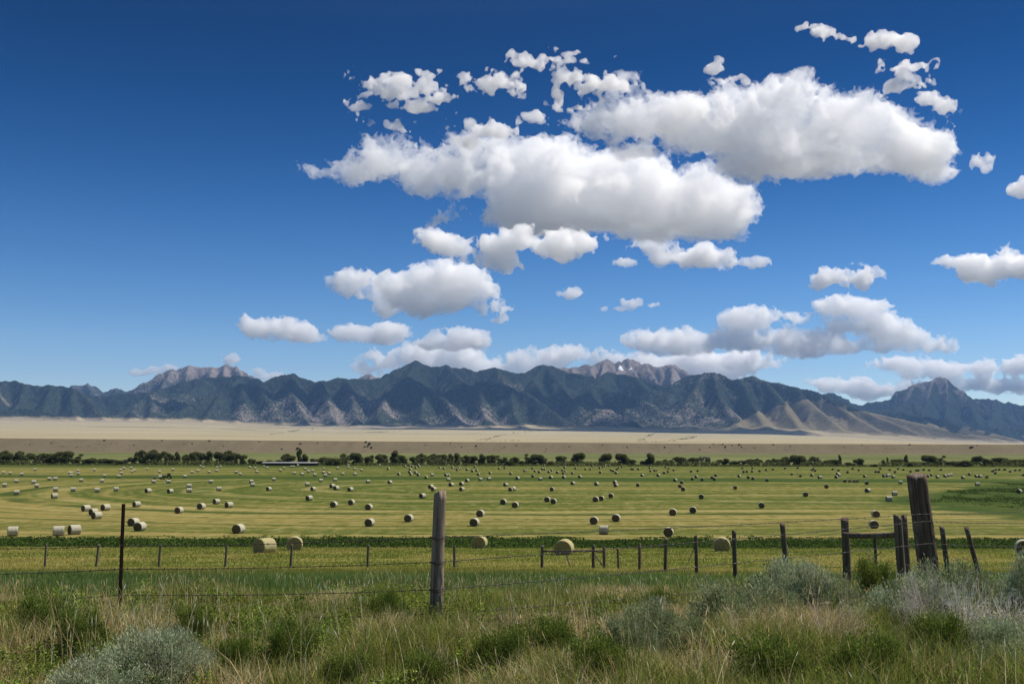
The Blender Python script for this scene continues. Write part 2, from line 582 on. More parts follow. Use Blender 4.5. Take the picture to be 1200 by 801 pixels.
n = NT('mountain_cover', 0.95, 0.0)
p = n.pos()
sepc = n.n('SeparateColor')
n.l(n.attr(), sepc.inputs[0])
rock_, grass_, snow_ = sepc.outputs[0], sepc.outputs[1], sepc.outputs[2]
f1 = n.noise(p, 0.022, 5, 0.7)
f2 = n.noise(p, 0.004, 4, 0.6)
f4 = n.noise(p, 0.034, 4, 0.75)
f3 = n.noise(n.mapv(p, (0.02, 0.02, 0.006)), 1.0, 4, 0.7)
forest = n.mix(n.step(f1, 0.35, 0.68), (0.008, 0.015, 0.015), (0.042, 0.054, 0.036))
rockc = n.mix(f3, (0.13, 0.11, 0.10), (0.32, 0.275, 0.245))
grassc = n.mix(f2, (0.11, 0.105, 0.055), (0.25, 0.20, 0.135))
gmask = n.step(n.math('ADD', grass_, n.math('MULTIPLY', n.math('SUBTRACT', f1, 0.5), 0.9)), 0.42, 0.58)
rmask = n.step(n.math('ADD', n.math('MULTIPLY', rock_, 0.85), n.math('MULTIPLY', n.math('SUBTRACT', f4, 0.5), 3.6)), 0.52, 0.72)
grassc = n.mix(n.step(grass_, 1.2, 1.9), grassc, n.mix(f2, (0.25, 0.215, 0.135), (0.40, 0.33, 0.22)))
col = n.mix(gmask, forest, grassc)
col = n.mix(rmask, col, rockc)
smask = n.step(n.math('ADD', snow_, n.math('MULTIPLY', n.math('SUBTRACT', f1, 0.5), 0.8)), 0.5, 0.56)
col = n.mix(smask, col, (0.82, 0.84, 0.88))
n.base(col)
n.bump(f1, 0.9, 28.0)
M_mtn = n.m

def cover_front(X, Y, Z, h, hn, slope, gx, gy, px):
    a = fbm(X, Y, 900, 4, 21); b = fbm(X, Y, 260, 4, 33); c = fbm(X, Y, 2600, 3, 44)
    py = 523 - Z / Y * F
    low = sst(py, 452, 482)
    rock = 0.12 + 0.30 * sst(a, .40, .62) * low + 0.30 * sst(b, .50, .68) * sst(a, .45, .6)
    rock += 0.22 * sst(px, 120, 0) * sst(a, .42, .6) + 0.10 * low * sst(px, 280, 340) * sst(px, 780, 640)
    rock *= 1 - 0.5 * sst(px, 900, 960)
    hi = sst(px, 770, 810) * sst(px, 960, 900) * sst(h, 600, 820)
    rock += 0.35 * hi
    grass = 2.2 * sst(h + (b - .5) * 70, 62, 22) + 0.30 * sst(c, .5, .62) * sst(h, 500, 300) * sst(b, .4, .6)
    # the bare grassy apron at the right
    line = 380 - (px - 800) * 0.1
    gl = np.interp(px, [820, 845, 870, 900, 930, 960, 1000, 1050, 1100, 1200], [512, 505, 491, 475, 470, 473, 480, 489, 498, 508])
    gm = sst(py - gl + (b - .5) * 26 + (a - .5) * 22, -3, 5)
    grass += gm * 0.9 * (px > 815)
    rock *= 1 - 0.7 * gm * (px > 815)
    grass += 0.25 * sst(py, 484, 500) * sst(b, .5, .65)
    grass += sst(px, 60, 160) * sst(px, 260, 190) * sst(b, .42, .56) * 0.35
    return np.stack([rock, grass, rock * 0], -1)
def cover_mid(X, Y, Z, h, hn, slope, gx, gy, px):
    a = fbm(X, Y, 800, 4, 61); b = fbm(X, Y, 240, 4, 73)
    rock = 0.08 + 0.4 * sst(a, .55, .7) * sst(slope, .4, .8)
    rock += 0.5 * sst(px, 350, 300) * sst(h, 900, 1100)
    grass = 0.4 * sst(b, .5, .62) * sst(px, 330, 180)
    grass = grass + sst(px, 960, 1040) * 0.5 * sst(b, .40, .55) * sst(h, 500, 200)
    return np.stack([rock, grass, rock * 0], -1)
def cover_back(X, Y, Z, h, hn, slope, gx, gy, px):
    b = fbm(X, Y, 300, 4, 83)
    rock = 0.35 + 0.65 * sst(h, 650, 1000) + 0.2 * sst(b, .4, .6)
    rock = np.where(px > 960, 0.05 + 1.0 * sst(h + 260 * (b - .5) + 0.35 * gx * 600, 780, 1120), rock)
    grass = 0.25 * sst(b, .4, .6) * sst(px, 300, 150)
    sn = sst(h, 1050, 1180) * np.exp(-((px - 732) / 12) ** 2) * 1.0 * sst(b, .35, .5)
    sn += np.exp(-((px - 1088) / 9) ** 2) * sst(h, 1080, 1190) * 0.8 * sst(b, .3, .5)
    return np.stack([rock, grass, sn], -1)

RID1 = [
 [(-700,452,15.5),(-300,448,14.2),(-80,450,13.6),(-20,447,13.6),(5,445,13.6),(30,450,13.5),(50,453,13.5),(62,450,13.4),(78,453,13.4),(85,456,13.2),(100,465,13.0),(112,477,12.6),(125,492,12.0)],
 [(5,445,13.6),(-5,466,12.6),(-20,490,11.7)], [(30,450,13.5),(22,472,12.5),(12,491,11.8)], [(62,450,13.4),(52,472,12.5),(48,492,11.8)], [(85,456,13.2),(84,476,12.5),(92,493,11.9)],
 [(-20,484,11.9),(20,478,12.0),(50,480,11.9),(76,492,11.6)], [(-80,450,13.6),(-100,470,12.6),(-110,492,11.7)],
 [(60,470,15.2),(100,464,15.0),(130,463,15.0),(160,460,15.1),(190,454,15.2),(220,446,15.4),(245,442,15.6),(262,441,15.6),(285,440,15.5),(300,443,15.3),(311,447,15.1),(330,450,14.9)],
 [(245,442,15.6),(225,456,14.8),(200,468,14.0)], [(285,440,15.5),(270,450,14.8)],
 [(190,454,15.2),(172,463,14.0),(158,472,13.3),(138,484,12.5),(118,493,11.9)], [(172,463,14.0),(180,476,13.0),(172,494,11.9)], [(158,472,13.3),(150,494,11.9)],
 [(343,438,14.4),(325,440,14.3),(312,445,14.2),(300,450,14.0),(284,449,13.9),(262,455,13.6),(240,465,13.1),(215,478,12.5),(190,494,11.8)],
 [(262,455,13.6),(250,474,12.7),(235,496,11.8)], [(284,449,13.9),(288,470,12.8),(275,498,11.8)], [(300,450,14.0),(318,472,12.8),(330,500,11.7)],
 [(343,438,14.4),(340,458,13.4),(352,478,12.6),(362,501,11.7)], [(343,438,14.4),(355,442,14.4),(370,446,14.4),(385,445,14.5),(405,442,14.6),(420,444,14.7),(440,444,14.9),(450,442,15.0)],
 [(375,446,14.4),(385,468,13.0),(392,502,11.7)], [(405,442,14.6),(412,462,13.5),(418,484,12.4),(422,502,11.7)],
 [(450,442,15.0),(462,434,15.3),(470,430,15.5),(478,426,15.7),(487,423,15.8),(495,426,15.8),(505,429,15.8),(515,429,15.8),(523,427,15.9),(530,430,15.9),(545,431,15.9),(555,434,15.9),(565,435,15.9),(580,430,16.0),(590,433,16.0),(600,437,16.0),(612,437,16.0),(620,434,16.1),(628,429,16.2),(637,426,16.2),(650,430,16.2),(660,433,16.2),(670,437,16.1),(682,438,16.0),(695,441,16.0)],
 [(487,423,15.8),(478,440,14.8),(462,455,13.9),(445,478,12.7),(438,502,11.7)], [(478,440,14.8),(500,452,13.9),(495,478,12.6),(488,503,11.7)], [(500,452,13.9),(525,470,12.9),(540,503,11.7)],
 [(523,427,15.9),(540,445,14.8),(552,452,14.4)], [(545,455,14.2),(560,446,14.1),(580,448,14.0),(600,454,13.7),(622,462,13.2),(645,478,12.5),(668,502,11.7)],
 [(560,446,14.1),(565,470,13.0),(572,503,11.7)], [(600,454,13.7),(602,478,12.6),(610,503,11.7)], [(580,430,16.0),(590,444,15.0)], [(637,426,16.2),(625,444,15.2),(632,458,14.3)],
 [(637,426,16.2),(655,446,15.0),(665,462,14.2),(680,476,13.4)], [(672,497,11.9),(685,484,12.1),(700,479,12.2),(718,482,12.2),(745,494,11.9)], [(700,479,12.2),(706,502,11.6)],
 [(680,462,15.0),(700,444,15.9),(713,435,16.2),(725,437,16.2),(745,441,16.0),(765,448,15.7),(785,455,15.3)],
 [(713,435,16.2),(700,452,15.0),(690,458,14.5),(680,470,13.7)], [(700,452,15.0),(735,462,14.2),(765,474,13.4),(790,488,12.6),(815,505,11.8)], [(745,441,16.0),(765,462,14.7),(800,478,13.5),(835,498,12.2)],
 [(785,466,14.6),(795,452,14.8),(808,440,14.8),(825,437,14.6),(836,435,14.4),(848,440,14.3),(858,444,14.2),(868,443,14.1),(880,441,14.1),(895,445,14.1),(910,449,14.0),(930,452,13.9),(950,457,13.8),(968,463,13.7),(985,470,13.5),(1000,477,13.3),(1015,482,13.2),(1040,487,13.0),(1080,496,12.7),(1130,507,12.3),(1175,515,12.0)],
 [(825,437,14.6),(812,458,13.6),(805,472,13.0)], [(836,435,14.4),(842,462,13.0),(855,484,12.3),(868,505,11.6)], [(868,443,14.1),(880,466,12.9),(890,488,12.1),(900,507,11.6)],
 [(895,445,14.1),(915,468,12.9),(930,490,12.1),(940,509,11.6)], [(930,452,13.9),(955,475,12.8),(980,496,12.1),(995,511,11.6)], [(968,463,13.7),(1000,487,12.7),(1035,506,11.9)], [(1015,482,13.2),(1060,500,12.4),(1090,513,11.9)],
 [(1000,480,15.6),(1040,480,15.8),(1065,483,15.5),(1100,491,14.8),(1150,504,13.6),(1190,514,12.6)], [(1060,482,15.5),(1085,492,14.6),(1110,505,13.4)],
 [(1168,500,16.2),(1230,498,16.2),(1400,500,16)],
]
RID3 = [
 [(-900,455,20),(-300,462,20),(60,466,20),(80,457,20),(85,451,20),(95,452,20),(102,449.5,20),(110,454,20),(118,457,20),(126,459,20),(135,455,20),(145,458,20),(160,465,20)],
 [(85,451,20),(82,462,19)], [(102,449.5,20),(108,463,19)], [(135,455,20),(140,466,19)],
 [(110,464,18.4),(157,457.5,18.5),(165,450,18.6),(180,442,18.8),(195,435,19),(205,431,19),(222,428,19),(235,430,19),(250,431,19),(258,430,19),(265,426.5,19),(275,428,19),(284,434,19),(290,440,18.8),(300,443,18.6),(330,455,18)],
 [(205,431,19),(192,446,18),(185,462,17.2)], [(222,428,19),(218,445,18),(222,462,17.2)], [(250,431,19),(245,442,18.2),(238,458,17.2)], [(265,426.5,19),(262,440,18.2),(268,452,17.4)], [(275,428,19),(288,446,18),(295,460,17.2)],
 [(410,452,19),(425,444,19),(435,437,19),(446,444,19),(460,455,19)], [(435,437,19),(432,450,18.2)],
 [(590,450,18.9),(615,438,18.9),(625,434,18.9),(650,431,18.9),(670,430,18.9),(683,429,18.9),(695,426,18.9),(708,422,19),(720,424,19),(733,421,19),(745,422,19),(755,426,19),(765,428,18.9),(775,428,18.9),(787,427,18.9),(795,430,18.8),(808,440,18.5),(830,455,18)],
 [(650,431,18.9),(648,447,17.8)], [(670,430,18.9),(676,446,17.8)], [(695,426,18.9),(692,440,18.0)], [(708,422,19),(706,436,18.2),(700,450,17.4)], [(733,421,19),(724,434,18.2),(718,446,17.5)], [(733,421,19),(744,436,18.1),(752,450,17.3)],
 [(755,426,19),(768,442,17.9),(772,455,17.3)], [(787,427,18.9),(788,444,17.8),(782,458,17.3)],
 [(945,468,17.8),(966,461,17.8),(974,460.5,17.8),(988,467,17.7),(1005,474,17.6)],
 [(985,477,18.4),(1010,473,18.5),(1030,471,18.6),(1048,467,18.8),(1058,463,18.9),(1065,456,19),(1072,450,19),(1080,448,19),(1093,444,19),(1100,443,19),(1108,443,19),(1115,449,19),(1125,456,19),(1135,463,19),(1145,469,19),(1155,469,19),(1168,466,19),(1178,471,19),(1190,473,19),(1230,474,19),(1500,470,19),(1900,466,19)],
 [(1072,450,19),(1066,466,18.2),(1050,480,17.4)], [(1093,444,19),(1090,462,18.2),(1080,482,17.3)], [(1108,443,19),(1112,462,18.2),(1108,486,17.2)], [(1125,456,19),(1138,474,18.2),(1145,492,17.3)], [(1168,466,19),(1166,482,18),(1160,500,17.2)],
]
def cover_all(X, Y, Z, h, hn, slope, gx, gy, px):
    m = sst(Y, 14200, 15200)[..., None]
    a = cover_front(X, Y, Z, h, hn, slope, gx, gy, px); b = cover_mid(X, Y, Z, h, hn, slope, gx, gy, px)
    return a * (1 - m) + b * m
mountain('mountains', RID1, 11200, 16900, 23, M_mtn, 1, 14, 0.009, cover_all, 1.5, 1.15)
mountain('far_mountains', RID3, 16700, 21000, 30, M_mtn, 3, 12, 0.008, cover_back, 1.2, 2.0)
print('mountains', round(time.time() - T0, 1))

# ------------------------------------------------------------------ haze: the air of the valley
hz = bpy.data.materials.new('valley_air')
hz.use_nodes = True
ht = hz.node_tree
for q in list(ht.nodes):
    if q.type != 'OUTPUT_MATERIAL':
        ht.nodes.remove(q)
pv = ht.nodes.new('ShaderNodeVolumePrincipled')
pv.inputs['Color'].default_value = (0.26, 0.50, 1.0, 1)
pv.inputs['Density'].default_value = 1.55e-5
pv.inputs['Anisotropy'].default_value = 0.1
ht.links.new(pv.outputs[0], ht.nodes['Material Output'].inputs['Volume'])
hb = MB()
hb.box((0, 10750, 870), (44000, 23500, 1780))
ho = hb.build('haze', hz)
tag(ho, kind='stuff', label='thin blue haze of the valley air in front of the mountains')
# ------------------------------------------------------------------ clouds: closed bodies of scattering vapour
def upn(rg, n, s):
    """smooth noise on a regular grid of n samples, feature size s samples"""
    dims = [max(4, int(math.ceil(k / s)) + 4) for k in n]
    g = rg.random(dims).astype(np.float32)
    for ax in range(3):
        off = rg.random()
        q = np.arange(n[ax]) / s + off + 1
        i = np.floor(q).astype(int); t = q - i
        w = np.stack([(1-t)**3/6, (3*t**3-6*t**2+4)/6, (-3*t**3+3*t**2+3*t+1)/6, t**3/6], 1)
        W = np.zeros((n[ax], dims[ax]), np.float32)
        for k in range(4):
            np.add.at(W, (np.arange(n[ax]), np.clip(i - 1 + k, 0, dims[ax]-1)), w[:, k])
        g = np.moveaxis(np.tensordot(W, np.moveaxis(g, ax, 0), axes=(1, 0)), 0, ax)
    return (g - 0.5) * 2.4

def surface_nets(D):
    """D > 0 inside; returns verts in grid units and quads"""
    nx, ny, nz = D.shape
    ins = D > 0
    c = ins[:-1, :-1, :-1].astype(np.int8) * 0
    for a in (0, 1):
        for b in (0, 1):
            for d in (0, 1):
                c = c + ins[a:nx-1+a, b:ny-1+b, d:nz-1+d]
    act = (c > 0) & (c < 8)
    ai = np.argwhere(act)
    vid = -np.ones(act.shape, np.int64)
    vid[act] = np.arange(len(ai))
    acc = np.zeros((len(ai), 3)); cnt = np.zeros(len(ai))
    cor = [(a, b, d) for a in (0, 1) for b in (0, 1) for d in (0, 1)]
    val = {q: D[ai[:, 0]+q[0], ai[:, 1]+q[1], ai[:, 2]+q[2]] for q in cor}
    for q in cor:
        for ax in range(3):
            if q[ax] == 0:
                r = list(q); r[ax] = 1; r = tuple(r)
                v0, v1 = val[q], val[r]
                m = (v0 > 0) != (v1 > 0)
                t = np.where(m, v0 / np.where(m, v0 - v1, 1), 0)
                p = np.zeros((len(ai), 3)); p[:] = q
                p[:, ax] += t
                acc += p * m[:, None]; cnt += m
    verts = ai + acc / cnt[:, None]
    faces = []
    for ax in range(3):
        sl0 = [slice(None)] * 3; sl1 = [slice(None)] * 3
        sl0[ax] = slice(0, -1); sl1[ax] = slice(1, None)
        e0, e1 = ins[tuple(sl0)], ins[tuple(sl1)]
        cr = np.argwhere(e0 != e1)
        b, d = [(1, 2), (2, 0), (0, 1)][ax]
        ok = (cr[:, b] > 0) & (cr[:, d] > 0) & (cr[:, b] < D.shape[b]-1) & (cr[:, d] < D.shape[d]-1)
        cr = cr[ok]
        fl = e0[tuple(cr.T)]
        def g(db, dd):
            q = cr.copy(); q[:, b] -= db; q[:, d] -= dd
            return vid[tuple(q.T)]
        qd = np.stack([g(1, 1), g(0, 1), g(0, 0), g(1, 0)], 1)
        qd[~fl] = qd[~fl][:, ::-1]
        faces.append(qd)
    return verts, np.concatenate(faces)

def vapour(name, dens):
    m = bpy.data.materials.new(name)
    m.use_nodes = True
    t = m.node_tree
    for q in list(t.nodes):
        if q.type != 'OUTPUT_MATERIAL':
            t.nodes.remove(q)
    s = t.nodes.new('ShaderNodeVolumeScatter')
    s.inputs['Color'].default_value = (1.0, 1.0, 1.0, 1)
    s.inputs['Density'].default_value = dens
    s.inputs['Anisotropy'].default_value = 0.35
    t.links.new(s.outputs[0], t.nodes['Material Output'].inputs['Volume'])
    return m
M_vap = {}
def cloud(label, dist, blobs, rough=0.5, wisp=0.0, mfp=9.0, group='fair weather clouds over the valley', res=1.25):
    rg = np.random.default_rng(int(dist + blobs[0][0] * 7 + blobs[0][1]))
    px1 = dist / F                                     # metres per photo pixel
    vx = px1 * res
    cxp = sum(b[0] for b in blobs) / len(blobs); cyp = sum(b[1] for b in blobs) / len(blobs)
    d0 = ray(cxp, cyp)
    org = d0 * dist
    ex = []
    for (x, y, rx, ry) in blobs:
        d = ray(x, y) * dist - org
        rx_, rz_ = rx * px1, ry * px1
        ry_ = max(min(rx_ * 0.45, rz_ * 0.95), rz_ * 0.65)
        ex.append((d[0], rg.uniform(-.5, .5) * ry_ * 0.6, d[2], rx_, ry_, rz_))
    ex = np.array(ex)
    pad = 0.35
    lo = (ex[:, :3] - ex[:, 3:] * (1 + pad)).min(0) - 3 * vx
    hi = (ex[:, :3] + ex[:, 3:] * (1 + pad)).max(0) + 3 * vx
    n = np.ceil((hi - lo) / vx).astype(int)
    if n[1] > 110:                                     # depth can be coarser
        vy = (hi[1] - lo[1]) / 110; n[1] = 110
    else:
        vy = vx
    gx_ = lo[0] + np.arange(n[0]) * vx; gy_ = lo[1] + np.arange(n[1]) * vy; gz_ = lo[2] + np.arange(n[2]) * vx
    S = None
    for (a, b, c, ra, rb, rc) in ex:
        up = (gz_ - c) / rc
        up = np.where(up < 0, up * 1.25, up)           # flatter undersides
        q = (((gx_ - a) / ra) ** 2)[:, None, None] + (((gy_ - b) / rb) ** 2)[None, :, None] + (up ** 2)[None, None, :]
        e = 1.0 - np.sqrt(q)
        e = np.maximum(e, -1.5).astype(np.float32) * np.float32(min(1.0, 0.55 + rc / ex[:, 5].max() * 0.45))
        S = e if S is None else np.maximum(S, e) + 0.10 * np.exp(-np.abs(S - e) * 6)
    big = float(np.median(ex[:, 5])) / vx
    fs = big * 1.3
    N = 0; amp = 0.30
    for o in range(7):
        if fs < 1.5: break
        nn = upn(rg, tuple(n), fs)
        nn /= nn.std() + 1e-6
        if o >= 1 and wisp < .5:
            nn = (0.8 - np.abs(nn)) * 1.3
        N = N + nn * amp
        amp *= 0.74; fs *= 0.52
    low_ = 1.0
    D = S + N * rough * 1.7 - 0.02 + wisp * 0.05
    D[0], D[-1] = -1, -1; D[:, 0], D[:, -1] = -1, -1; D[:, :, 0], D[:, :, -1] = -1, -1
    v, f = surface_nets(D)
    v = v * np.array([vx, vy, vx]) + lo
    key = round(1.0 / (mfp * px1), 4)
    if key not in M_vap:
        M_vap[key] = vapour('cloud_vapour', key)
    o = link('cloud', new_mesh('cloud', v, f, [M_vap[key]], False), None, tuple(org))
    tag(o, label, 'cloud', group)
    return o

CL = [
 ('largest white cloud, long and flat bottomed, in the middle of the sky', 14800,
  [(385,203,30,13),(430,195,50,28),(475,202,55,30),(520,215,55,32),(560,210,60,40),(620,222,80,52),(690,225,90,52),(760,235,85,44),(820,240,60,35),(858,238,28,18),(545,178,22,16),(600,255,90,22),(720,255,90,26)], .42, 0),
 ('broad white cloud with two rounded towers, upper right of the largest cloud', 12500,
  [(690,145,34,12),(740,150,60,24),(795,148,60,32),(850,158,80,40),(925,140,40,42),(965,150,60,42),(1020,148,45,38),(1050,182,55,26),(1095,203,26,12),(1080,166,26,8),(880,185,80,22),(960,185,90,24),(750,178,40,14)], .42, 0),
 ('small flat cloud under the left half of the largest cloud', 12500, [(510,282,34,13),(545,288,30,14),(575,300,34,14),(600,312,16,8)], .5, 0),
 ('ragged cloud shred just below the middle of the largest cloud', 12600, [(610,284,34,14),(650,288,40,16),(690,284,24,8)], .6, .5),
 ('long lumpy cloud low left of center, with a ragged right end', 17500, [(490,342,90,16),(425,332,40,14),(480,335,55,18),(535,332,48,20),(505,355,50,16),(560,362,36,14),(585,374,14,7)], .5, 0),
 ('leftmost sizeable cloud, flat oval above the pale mountain', 21000, [(305,382,28,9),(340,386,40,14),(360,396,22,10)], .5, 0),
 ('oval white cloud left of center, above the forested mountains', 21500, [(412,390,26,10),(448,391,32,12)], .48, 0),
 ('pale oval cloud above the bank of cloud behind the dark peaks', 24500, [(510,401,24,9),(540,399,28,12)], .5, 0),
 ('long bank of white cloud behind the dark central peaks', 28000, [(425,433,20,9),(455,424,26,14),(490,418,34,14),(530,425,55,18),(575,428,40,13),(615,425,32,13),(650,417,34,13),(680,416,30,11),(718,424,36,12),(560,440,120,12)], .42, 0),
 ('white cloud bank behind the gray rocky peaks, right of center', 28500, [(775,431,34,13),(815,428,30,15),(850,424,38,16),(885,428,38,15),(840,436,80,12),(830,440,60,12)], .42, 0),
 ('wide bumpy cloud bank low on the right, above the grassy spur', 24500, [(765,398,26,13),(800,394,34,15),(840,396,30,12),(880,376,34,17),(850,402,90,15),(960,404,110,17),(870,400,60,13),(930,396,60,14),(940,374,18,9),(990,362,42,16),(1010,385,60,17),(1055,394,42,16),(1088,404,22,9),(960,408,70,12)], .42, 0),
 ('pale low cloud left of the lone peak at the right', 29500, [(965,452,30,9),(1000,450,30,10),(1030,457,36,10),(1065,455,30,10)], .5, .3),
 ('pale low cloud above and right of the lone peak', 30000, [(1060,428,36,10),(1100,434,40,13),(1140,432,40,11),(1180,428,36,12),(1215,430,30,10),(1150,452,60,10)], .5, .3),
 ('thick white cloud cut off by the right edge, half way up', 15500, [(1118,306,22,9),(1150,314,32,16),(1185,318,40,20),(1215,312,40,24)], .45, 0),
 ('ragged cloud above the bank at the right', 17500, [(975,328,18,10),(1000,328,26,14),(1022,324,14,9)], .6, .3),
 ('long ragged cloud below the right end of the largest cloud', 17500, [(765,290,26,9),(795,300,32,12),(832,304,32,13),(870,308,24,5)], .55, .3),
 ('ring shaped wispy cloud, uppermost left', 9500, [(435,124,22,6),(455,108,16,8),(475,95,22,9),(498,102,14,10),(515,116,16,8),(485,126,24,7),(455,146,8,5)], .7, .8),
 ('small white cloud between the ring shaped cloud and the top wisp', 9600, [(558,97,20,11),(580,98,26,13),(596,96,14,7)], .6, .5),
 ('small white cloud near the top, middle of the three in a row', 9300, [(612,73,16,10),(632,74,16,9)], .65, .5),
 ('torn wispy cloud with two arms, above the broad upper right cloud', 9700, [(676,70,16,6),(668,92,18,11),(690,99,24,9),(718,99,24,7),(652,112,10,10)], .75, .8),
 ('thin ragged shred touching the top of the largest cloud', 11500, [(548,150,14,8),(572,154,26,8),(545,165,16,6)], .75, .8),
 ('tiny puff right of the ragged shred', 11000, [(624,141,13,8)], .6, .5),
 ('slim slanting cloud near the top edge, right of center', 8800, [(946,32,14,5),(965,38,16,6),(985,45,13,6)], .55, .5),
 ('small bright cloud near the top edge, right of the slanting one', 8900, [(1030,48,16,9),(1050,50,20,10),(1065,46,12,5)], .6, .5),
 ('torn wisp below the small bright cloud at top right', 9400, [(1050,82,16,7),(1075,80,18,7),(1050,100,14,8),(1068,92,14,6)], .8, .9),
 ('small slanted cloud, lower right of the torn wisp', 9800, [(1090,117,12,8),(1106,124,12,8)], .6, .5),
 ('tiny hooked wisp, upper right of center', 9300, [(836,80,8,8),(842,70,8,5)], .6, .6),
 ('tiny flat wisp beside the hooked wisp', 9400, [(862,91,10,4),(874,96,8,4)], .6, .6),
 ('faint round wisp near the right edge', 10500, [(1145,187,10,8),(1156,194,10,6)], .8, .8),
 ('small white cloud cut off by the right edge', 11500, [(1192,222,12,9),(1208,220,14,12)], .5, .2),
 ('tiny flat puff under the largest cloud, right of center', 16500, [(722,308,12,6),(738,309,12,5)], .55, .4),
 ('thin flat sliver of cloud right of center', 18500, [(725,361,14,4),(745,356,20,5)], .55, .4),
 ('tiny pale puff left of the thin sliver', 18000, [(668,343,12,6)], .6, .5),
 ('thin pale cloud left of the pale mountain summit', 27000, [(165,437,12,4),(182,434,16,5),(200,430,12,5)], .5, .4),
 ('small pale puff over the pale mountain summit', 26000, [(258,415,6,5),(272,421,14,6)], .55, .4),
 ('tiny cloud peeping over the ridge right of the pale mountain', 29000, [(303,435,8,4),(320,441,20,5)], .5, .3),
]
for a_ in CL:
    cloud(a_[0], a_[1], a_[2], a_[3], a_[4], mfp=(16.0 if a_[1] < 16000 else 9.0) if len(a_[2]) > 6 and a_[4] < .5 else 7.5 if a_[4] < .5 else 8.5)
print('clouds', round(time.time() - T0, 1), sum(len(o.data.polygons) for o in COL.objects if o.name.startswith('cloud')))
# ------------------------------------------------------------------ river trees
n = NT('tree_leaves', 0.9, 0.02)
n.base(n.mix(n.noise(n.pos(), 0.35, 3, 0.6), (0.045, 0.052, 0.020), (0.17, 0.18, 0.07)))
_t = n.n('BsdfTranslucent'); _t.inputs[0].default_value = (0.16, 0.18, 0.06, 1)
_m = n.n('MixShader'); _m.inputs[0].default_value = .28
n.l(n.b.outputs[0], _m.inputs[1]); n.l(_t.outputs[0], _m.inputs[2]); n.l(_m.outputs[0], n.out.inputs['Surface'])
M_leaf = n.m
n = NT('pale_tree_leaves', 0.8, 0.1)
n.base(n.mix(n.noise(n.pos(), 0.4, 3, 0.6), (0.09, 0.095, 0.06), (0.20, 0.20, 0.14)))
M_leaf2 = n.m
n = NT('bark', 0.95)
n.base(n.mix(n.noise(n.pos(), 3, 4), (0.05, 0.04, 0.03), (0.11, 0.095, 0.075)))
M_bark = n.m

def leaf_quads(c, size, rg, flat=0.0):
    """one small randomly turned quad round each centre"""
    k = len(c)
    a = rg.normal(size=(k, 3)); a /= np.linalg.norm(a, axis=1)[:, None]
    b = rg.normal(size=(k, 3)); b -= (a * b).sum(1)[:, None] * a; b /= np.linalg.norm(b, axis=1)[:, None]
    s = size if hasattr(size, '__len__') else np.full(k, size)
    s = s * rg.uniform(.6, 1.3, k)
    u = a * s[:, None] * 0.5; w = b * s[:, None] * 0.36
    v = np.stack([c - u, c + w, c + u, c - w], 1).reshape(-1, 3)
    return v, np.arange(4 * k).reshape(k, 4)

def tree_proto(seed, shape):
    """unit-size tree: height 1, crown width 1; shape: round, tall, low, ragged"""
    rg = np.random.default_rng(seed)
    lobes = []
    nl = {'round': 9, 'tall': 8, 'low': 9, 'ragged': 11}[shape]
    for i in range(nl):
        t = rg.uniform(0, 1)
        if shape == 'low':
            c = np.array([rg.uniform(-.34, .34), rg.uniform(-.3, .3), rg.uniform(.22, .72)]); r = rg.uniform(.15, .26)
        elif shape == 'tall':
            z = .26 + .62 * i / nl; c = np.array([rg.uniform(-.18, .18), rg.uniform(-.18, .18), z]); r = rg.uniform(.16, .26) * (1.15 - .5 * z)
        elif shape == 'ragged':
            c = np.array([rg.uniform(-.38, .38), rg.uniform(-.3, .3), rg.uniform(.3, .86)]); r = rg.uniform(.09, .19)
        else:
            an = rg.uniform(0, 6.28); c = np.array([math.cos(an) * .24, math.sin(an) * .24, rg.uniform(.38, .8)]); r = rg.uniform(.16, .25)
        lobes.append((c, r))
    for _ in range(6):
        lobes.append((np.array([rg.uniform(-.36, .36), rg.uniform(-.3, .3), rg.uniform(.06, .3)]), rg.uniform(.10, .18)))
    pts = []
    for c, r in lobes:
        k = int(2100 * r * r * 4)
        d = rg.normal(size=(k, 3)); d /= np.linalg.norm(d, axis=1)[:, None]
        pts.append(c + d * (r * rg.uniform(.45, 1.12, k) ** 0.6)[:, None] * np.array([1, 1, .85]))
    p = np.concatenate(pts)
    p = p[p[:, 2] > .03]
    v, f = leaf_quads(p, 0.075, rg)
    trunk = MB()
    random.seed(seed)
    trunk.tube([(0, 0, -.05), (.01, 0, .2), (0, .01, .45), (.02, 0, .7)], [.035, .028, .018, .006], 7)
    for c, r in lobes:
        trunk.tube([(0.005, 0, max(.1, c[2] * .4)), tuple(c * np.array([.55, .55, .8])), tuple(c)], [.014, .009, .003], 5, cap=False)
    return new_mesh('crown', v, f, [M_leaf]), new_mesh('trunk', np.array([tuple(q) for q in trunk.v]), trunk.f, [M_bark], True)
PROT = {}
for i_, sh in enumerate(['round', 'round', 'tall', 'tall', 'low', 'low', 'ragged', 'ragged']):
    PROT.setdefault(sh, []).append(tree_proto(40 + i_, sh))
pale = {}
for sh in ('ragged', 'low'):
    cm, tm = tree_proto(90, sh)
    cm.materials[0] = M_leaf2
    pale[sh] = (cm, tm)

